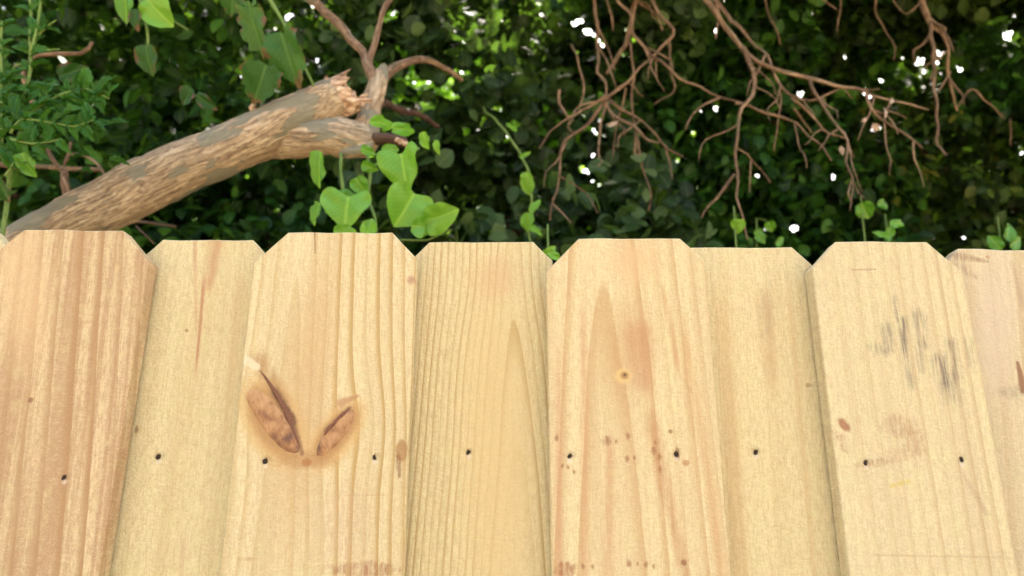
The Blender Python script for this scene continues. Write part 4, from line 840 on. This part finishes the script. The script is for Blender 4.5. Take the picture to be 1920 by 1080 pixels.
def hang_leaf(parent, px, py, y, Lpx, Wpx, ang, mat, seed, heart=.22, tilt=(0, 0), curl=.25, bites=0.0, rnd=.5, node=None, stem=None, name='leaf'):
    """leaf whose middle shows at (px,py): ang = direction of its tip in the picture, degrees clockwise from up; node = where its stalk springs from"""
    c = at(px, py, y); s = 1 / ppm(c); L, W = Lpx * s, Wpx * s
    a = math.radians(ang); tip = (RT * math.sin(a) + UP * math.cos(a)); nrm = -FW
    x_ = tip.cross(nrm); M = Matrix((x_, tip, nrm)).transposed()
    M = M @ Euler((math.radians(tilt[0]), math.radians(tilt[1]), 0)).to_matrix()
    M4 = M.to_4x4(); M4.translation = c - M @ Vector((0, L * .45, 0))
    me = big_leaf_mesh('leaf', L, W, heart, curl, bites, seed, rnd); me.transform(M4)
    o = link(name, me, parent, mat)
    if node is not None:
        b = M4.translation; d = Vector(node); mid_ = b.lerp(d, .5) - M @ Vector((0, L * .12, 0)) + Vector((0, 0, .004))
        st = link('stalk', tube_mesh('stalk', [d, mid_, b + M @ Vector((0, L * .03, -.0004))], [.0012, .0010, .0009], 6, .01, .03, 0, seed), o, STEM_GREEN if mat is not OLDLEAF else STEM_GREEN)
    return o
def vine(name, label, stems, group=None, cat='vine', mat=STEM_GREEN):
    p0 = at(*stems[0][0][:3]); t = empty(name, p0); tag(t, label, cat, group)
    for k, s in enumerate(stems): px_tube('stem', s, t, mat, 7, 300 + k, .002, .012, .04, .1)
    return t
VY = LY - .05
v1 = vine('climbing_vine', 'bright green heart-leaved vine dangling below the broken limb', [
    [(690, 290, LY - .03, 3), (694, 330, VY, 3), (690, 370, VY, 3), (702, 410, VY, 2.5), (706, 460, VY + .01, 2.5)],
    [(640, 288, LY - .03, 3), (638, 320, VY, 3), (643, 360, VY, 3), (646, 395, VY, 2.5), (640, 450, VY, 2)],
    [(786, 278, VY, 2.5), (750, 292, VY, 2.5), (715, 300, VY, 2.5), (694, 322, VY, 3)],
    [(706, 452, VY, 2), (760, 452, VY - .02, 2), (803, 450, VY - .03, 2)],
    [(803, 450, VY - .03, 2), (830, 437, VY - .03, 2), (846, 430, VY - .03, 1.5)]])
nodes = dict(a=at(694, 330, VY), b=at(700, 400, VY), c=at(643, 360, VY), d=at(646, 395, VY), e=at(803, 450, VY - .03), f=at(750, 292, VY), g=at(760, 452, VY - .02))
for i, (px, py, L, W, ang, dy, h, tilt, rnd, nd) in enumerate([
    (758, 328, 92, 84, 168, -.03, .62, (8, 22), .62, 'f'), (757, 396, 88, 88, 212, -.05, .55, (10, -12), .70, 'b'), (648, 402, 78, 94, 186, -.04, .62, (12, 6), .66, 'd'),
    (833, 403, 74, 62, 78, -.05, .45, (-15, 25), .74, 'e'), (795, 425, 62, 40, 100, -.05, .2, (-45, 10), .55, 'e'), (598, 316, 70, 42, 192, -.02, .2, (-10, 30), .45, 'c'),
    (677, 348, 38, 34, 150, -.02, .25, (-15, 10), .4, 'a'), (655, 376, 56, 44, 60, 0, .25, (-30, -20), .3, 'c'), (716, 232, 76, 26, 80, -.02, .1, (-62, 0), .7, 'a'), (757, 243, 74, 24, 95, -.03, .1, (-60, 8), .5, 'f'),
    (693, 313, 34, 22, 120, -.02, .2, (-20, 20), .35, 'a'), (593, 400, 46, 28, 205, -.01, .2, (-10, 40), .5, 'c'), (731, 281, 40, 22, 75, -.01, .1, (-40, 0), .4, 'f'), (692, 426, 40, 30, 20, -.03, .2, (-25, 10), .65, 'b'),
    (648, 436, 60, 30, 90, -.05, .2, (-50, 0), .55, 'd'), (797, 262, 34, 22, 170, .02, .15, (-10, 30), .8, 'f'), (820, 275, 28, 14, 175, .05, .1, (-10, 30), .9, 'f'), (622, 390, 40, 34, 240, -.01, .3, (-20, 0), .25, 'd'),
    (690, 283, 34, 18, 110, -.03, .1, (-40, 0), .4, 'a')]):
    hang_leaf(v1, px, py, VY + dy, L, W, ang, VINELEAF, 400 + i, h, tilt, .22, .015, rnd, nodes[nd])
v2 = vine('climbing_vine', 'hanging vine of big insect-chewed leaves with brown edges above the broken limb', [
    [(470, -60, LY - .04, 4), (500, -10, LY - .05, 4), (540, 60, LY - .05, 3), (572, 130, LY - .04, 3), (590, 165, LY - .03, 2.5), (598, 182, LY - .02, 2.5)]])
ND = at(560, 110, LY - .05); N2 = at(505, 0, LY - .05)
for i, (px, py, L, W, ang, dy, rnd, bi, tilt) in enumerate([(543, 112, 112, 76, 165, -.07, .55, .10, (-8, 12)), (487, 158, 84, 74, 200, -.06, .35, .13, (-8, -12)), (478, 52, 112, 60, 172, -.08, .7, .2, (-10, 20)), (520, 90, 60, 40, 160, -.06, .6, .14, (-10, -20)), (435, 8, 50, 50, 200, -.07, .5, .1, (-20, 0))]):
    hang_leaf(v2, px, py, LY + dy, L, W, ang, OLDLEAF, 450 + i, .28, tilt, .2, bi, rnd, ND if i in (0, 1, 3) else N2)
v3 = vine('climbing_vine', 'thin yellow-green vine strand hanging alone in front of the rounded grey-green shrub', [
    [(930, 225, 1.6, 2.4), (960, 265, 1.55, 2.4), (985, 305, 1.5, 2.6), (993, 335, 1.48, 2.6), (996, 380, 1.48, 2.2), (992, 430, 1.48, 2), (1000, 480, 1.48, 2)], [(930, 225, 1.6, 2.4), (905, 200, 1.75, 2.4), (900, 160, 1.9, 2.5)]])
for i, (px, py, L, W, ang, rnd, nd) in enumerate([(990, 343, 46, 28, 175, .75, (990, 322)), (1003, 387, 32, 16, 30, .7, (996, 395)), (990, 415, 36, 26, 190, .6, (995, 396)), (1004, 432, 30, 14, 120, .55, (993, 426)), (984, 290, 24, 10, 70, .6, (975, 290)), (960, 238, 26, 10, 300, .5, (945, 245))]):
    hang_leaf(v3, px, py, 1.47, L, W, ang, VINELEAF, 480 + i, .15, (-10, 25 * (-1) ** i), .2, 0, rnd, at(*nd, 1.48))
def sprig(label, root, y, leaves, mat, seed, height=.0):
    """small shoot that rises from behind the fence"""
    r = at(root[0], root[1] + 60, y); g0 = Vector((r.x, y, 0))
    t = empty('vine_shoot', g0); tag(t, label, 'vine', 'vine shoots poking up behind the fence')
    tip = at(leaves[0][0], leaves[0][1], y + .01)
    link('stem', tube_mesh('stem', [g0 - Vector((0, 0, .03)), g0 + Vector((.03, 0, .8)), r, tip], [.004, .003, .002, .0012], 7, .04, .05, .004, seed), t, STEM_GREEN)
    for i, (px, py, L, W, ang, rnd) in enumerate(leaves):
        hang_leaf(t, px, py, y - .01 * i, L, W, ang, mat, seed + i, .25, (-20, 20 * (-1) ** i), .2, 0, rnd, r.lerp(tip, .6))
sprig('single yellow-green leaf below the long drooping twig', (1383, 430), 1.32, [(1384, 424, 30, 26, 185, .85)], VINELEAF, 520)
sprig('vine shoot with two mid-green heart leaves behind the low board', (1625, 410), 1.6, [(1622, 395, 40, 34, 150, .3), (1655, 385, 28, 20, 90, .1)], VINELEAF, 530)
sprig('vine shoot with a lobed bright green leaf beside the blackened streaked board', (1672, 440), 1.5, [(1668, 432, 44, 22, 40, .45), (1683, 420, 36, 18, 80, .55), (1652, 440, 30, 16, 300, .4)], VINELEAF, 540)
sprig('faint green leaf pair low behind the plain board with one nail hole', (1420, 445), 1.7, [(1445, 425, 24, 20, 160, .5), (1425, 445, 36, 26, 120, .2), (1462, 452, 26, 18, 60, .4)], VINELEAF, 550)
sprig('lime leaves peeping through the notch between two boards', (1030, 478), 1.0, [(1030, 472, 34, 22, 60, .8), (1040, 480, 30, 18, 110, .7)], VINELEAF, 560)
sprig('dark green leaf cluster by the grey weathered board', (1880, 450), 1.5, [(1890, 435, 40, 30, 30, .2), (1865, 455, 34, 24, 320, .15), (1905, 455, 36, 26, 70, .25)], VINELEAF, 570)
v4 = vine('climbing_vine', 'vine with round mottled leaves at the top above the dark gap left of the limb', [
    [(250, -60, 1.15, 3), (262, 0, 1.15, 3), (276, 60, 1.15, 2.5), (277, 84, 1.15, 2)], [(262, 0, 1.15, 3), (310, 30, 1.15, 2.2), (352, 56, 1.17, 1.6)]])
for i, (px, py, L, W, ang, rnd, nd, mt) in enumerate([(278, 110, 56, 46, 175, .35, (277, 82), OLDLEAF), (296, 20, 66, 60, 140, .75, (262, 0), VINELEAF), (236, 12, 56, 34, 190, .2, (262, 0), VINELEAF), (135, 135, 54, 36, 70, .1, (262, 0), OLDLEAF), (255, 36, 40, 24, 180, .1, (268, 30), OLDLEAF), (352, 180, 36, 34, 220, .1, (276, 60), OLDLEAF), (385, 190, 46, 24, 130, .2, (276, 60), OLDLEAF)]):
    hang_leaf(v4, px, py, 1.13, L, W, ang, mt, 600 + i, .12, (-10, 10), .2, .02, rnd, at(*nd, 1.15) if i not in (3, 5, 6) else None)

# ------------------------------------------------------------------ feathery plant at the left
FY = 1.0
fern = empty('feathery_plant', (at(20, 400, FY).x, FY, 0)); tag(fern, 'feathery green plant with small toothed leaflets rising beside the thick limb', 'plant')
gx = at(-10, 470, FY)
FST = [[(130, 470, 0), (60, 330, 0), (40, 240, 4), (45, 190, 3.4), (58, 130, 3.2), (57, 60, 3), (54, -30, 2.6)],
       [(40, 240, 3), (62, 208, 2.6), (120, 175, 2.2), (160, 165, 1.8), (205, 185, 1.2)], [(57, 98, 3), (70, 60, 2.6), (76, 0, 2.2), (82, -40, 2)], [(56, 110, 2.8), (75, 60, 2.4), (105, 38, 1.6)],
       [(5, 300, 3), (2, 140, 3), (4, 40, 2.6)], [(20, 250, 3), (40, 222, 2.6), (88, 228, 2.0), (140, 238, 1.6), (175, 225, 1.2)], [(58, 95, 2), (84, 95, 1.8), (112, 92, 1.2)],
       [(10, 330, 3), (25, 310, 2.6), (45, 285, 2)], [(20, 260, 2.6), (60, 270, 2.2), (110, 262, 1.6)], [(18, 170, 2.4), (20, 130, 2), (40, 120, 1.4)], [(40, 225, 2.2), (15, 200, 2), (-20, 190, 1.6)]]
px_tube('stem', [(-10, 640, FY + .02, 4), (0, 470, FY + .02, 4.2), (20, 330, FY + .01, 4), (40, 240, FY, 3.6)], fern, STEM_GREEN, 8, 700, .003)
gb = at(-10, 640, FY + .02); link('stem', tube_mesh('stem', [(fern.location.x, FY, -.03), (gb.x + .02, FY + .01, .8), tuple(gb)], [.006, .005, 4 / ppm(gb)], 8, .04, .05, .004, 701), fern, STEM_GREEN)
gr = random.Random(71)
leaflets = []
for k, s in enumerate(FST):
    if k == 0: s = s[2:]
    px_tube('stem', [(a, b, FY - .015 * (k % 3), r) for a, b, r in s], fern, STEM_GREEN, 7, 710 + k, .002, .012, .04, .08)
    for i in range(len(s) - 1):
        (a0, b0, _), (a1, b1, _) = s[i], s[i + 1]; Ls = math.hypot(a1 - a0, b1 - b0); nn_ = max(1, int(Ls / 13))
        th = math.degrees(math.atan2(a1 - a0, -(b1 - b0)))
        for j in range(nn_):
            t = (j + gr.random()) / nn_; px, py = a0 + (a1 - a0) * t, b0 + (b1 - b0) * t
            if py < 150 and gr.random() < .55: continue
            for sg in (-1, 1):
                if gr.random() < .15: continue
                an = th + sg * gr.uniform(35, 85); L = gr.uniform(26, 50) * (1 if py > 140 else .85)
                leaflets.append((px, py, FY - .015 * (k % 3), L, L * gr.uniform(.42, .68), an))
for k in range(90):                                      # denser spray in the middle of the plant
    px, py = gr.gauss(85, 62), gr.gauss(222, 34)
    if px > 215 or py < 140: continue
    leaflets.append((px, py, FY + gr.uniform(-.03, .06), gr.uniform(24, 46), gr.uniform(13, 24), gr.uniform(30, 150)))
FLM = []
for k in range(8):
    me = big_leaf_mesh('leaflet', 1.0, 1.0, .0, .35, .18, 800 + k, .15 + .1 * k); me.materials.append(FERNLEAF); FLM.append(me)
inv = Matrix.Translation(fern.location).inverted()
for k, (px, py, y, L, W, an) in enumerate(leaflets[:300]):
    c = at(px, py, y); s = 1 / ppm(c); a = math.radians(an)
    tip = (RT * math.sin(a) + UP * math.cos(a)).normalized(); nrm = (-FW * .7 + Vector((gr.uniform(-.5, .5), gr.uniform(-.3, .3), gr.uniform(.1, .9)))).normalized()
    x_ = tip.cross(nrm).normalized(); nrm = x_.cross(tip)
    M = Matrix((x_ * W * s, tip * L * s, nrm * L * s)).transposed().to_4x4(); M.translation = c
    o = bpy.data.objects.new('leaflet', FLM[gr.randrange(8)]); col.objects.link(o); o.parent = fern; o.matrix_parent_inverse = inv; o.matrix_basis = M
hang_leaf(fern, 52, 308, FY - .02, 50, 38, 160, VINELEAF, 900, .2, (-15, 10), .2, 0, .2, at(40, 285, FY))
hang_leaf(fern, 5, 355, FY - .02, 50, 36, 170, OLDLEAF, 901, .2, (-15, 10), .2, 0, .3, at(10, 330, FY))
# old dead twigs left of the limb
dt = empty('dry_twigs', (at(100, 330, 1.35).x, 1.35, 0)); tag(dt, 'dry brown twigs in the dark gap between feathery plant and thick limb', 'branch')
gz = at(150, 700, 1.4); link('stem', tube_mesh('stem', [(dt.location.x, 1.35, -.03), (gz.x, 1.38, .9), tuple(at(115, 520, 1.38)), tuple(at(120, 316, 1.36))], [.014, .012, .009, .007], 8, .04, .08, .006, 905), dt, TWIG_BARK)
for k, (pts, r0, r1, y) in enumerate([([(120, 316), (100, 300), (45, 150), (55, 120), (75, 104), (150, 100), (173, 80)], 9, 7, 1.3), ([(-30, 304), (0, 307), (110, 316), (187, 318)], 12, 9, 1.4), ([(120, 310), (130, 290), (160, 291), (187, 311), (198, 336)], 6, 5, 1.36), ([(125, 302), (133, 267)], 6, 5, 1.38), ([(215, 420), (270, 415), (330, 425)], 7, 5, 1.3), ([(255, 424), (290, 458)], 4, 3, 1.28), ([(118, 330), (150, 390), (215, 420)], 7, 7, 1.34)]):
    n = len(pts); px_tube('twig', [(a, b, y, (r0 + (r1 - r0) * i / (n - 1)) * .45) for i, (a, b) in enumerate(pts)], dt, TWIG_BARK, 7, 910 + k, .003)
# pale dead leaves caught in the long sweeping branch
DRYLEAF = leaf_material('dry_leaf', [(0.0, (.50, .36, .25)), (1.0, (.75, .62, .50))], 0.7, 0.4, (.6, .42, .28), vein=0.2)
for i, (px, py, L, W, ang) in enumerate([(1645, 241, 24, 15, 120), (1622, 224, 18, 8, 70), (1661, 208, 26, 7, 20), (1579, 283, 20, 9, 160), (1672, 189, 16, 8, 30), (1150, 232, 30, 9, 80)]):
    hang_leaf(tB if px > 1300 else tA, px, py, (Y2 - .06) if px > 1300 else Y1 - .04, L, W, ang, DRYLEAF, 950 + i, .1, (-20, 20), .6, .32, .3 + .1 * i, None, name='dead_leaf')
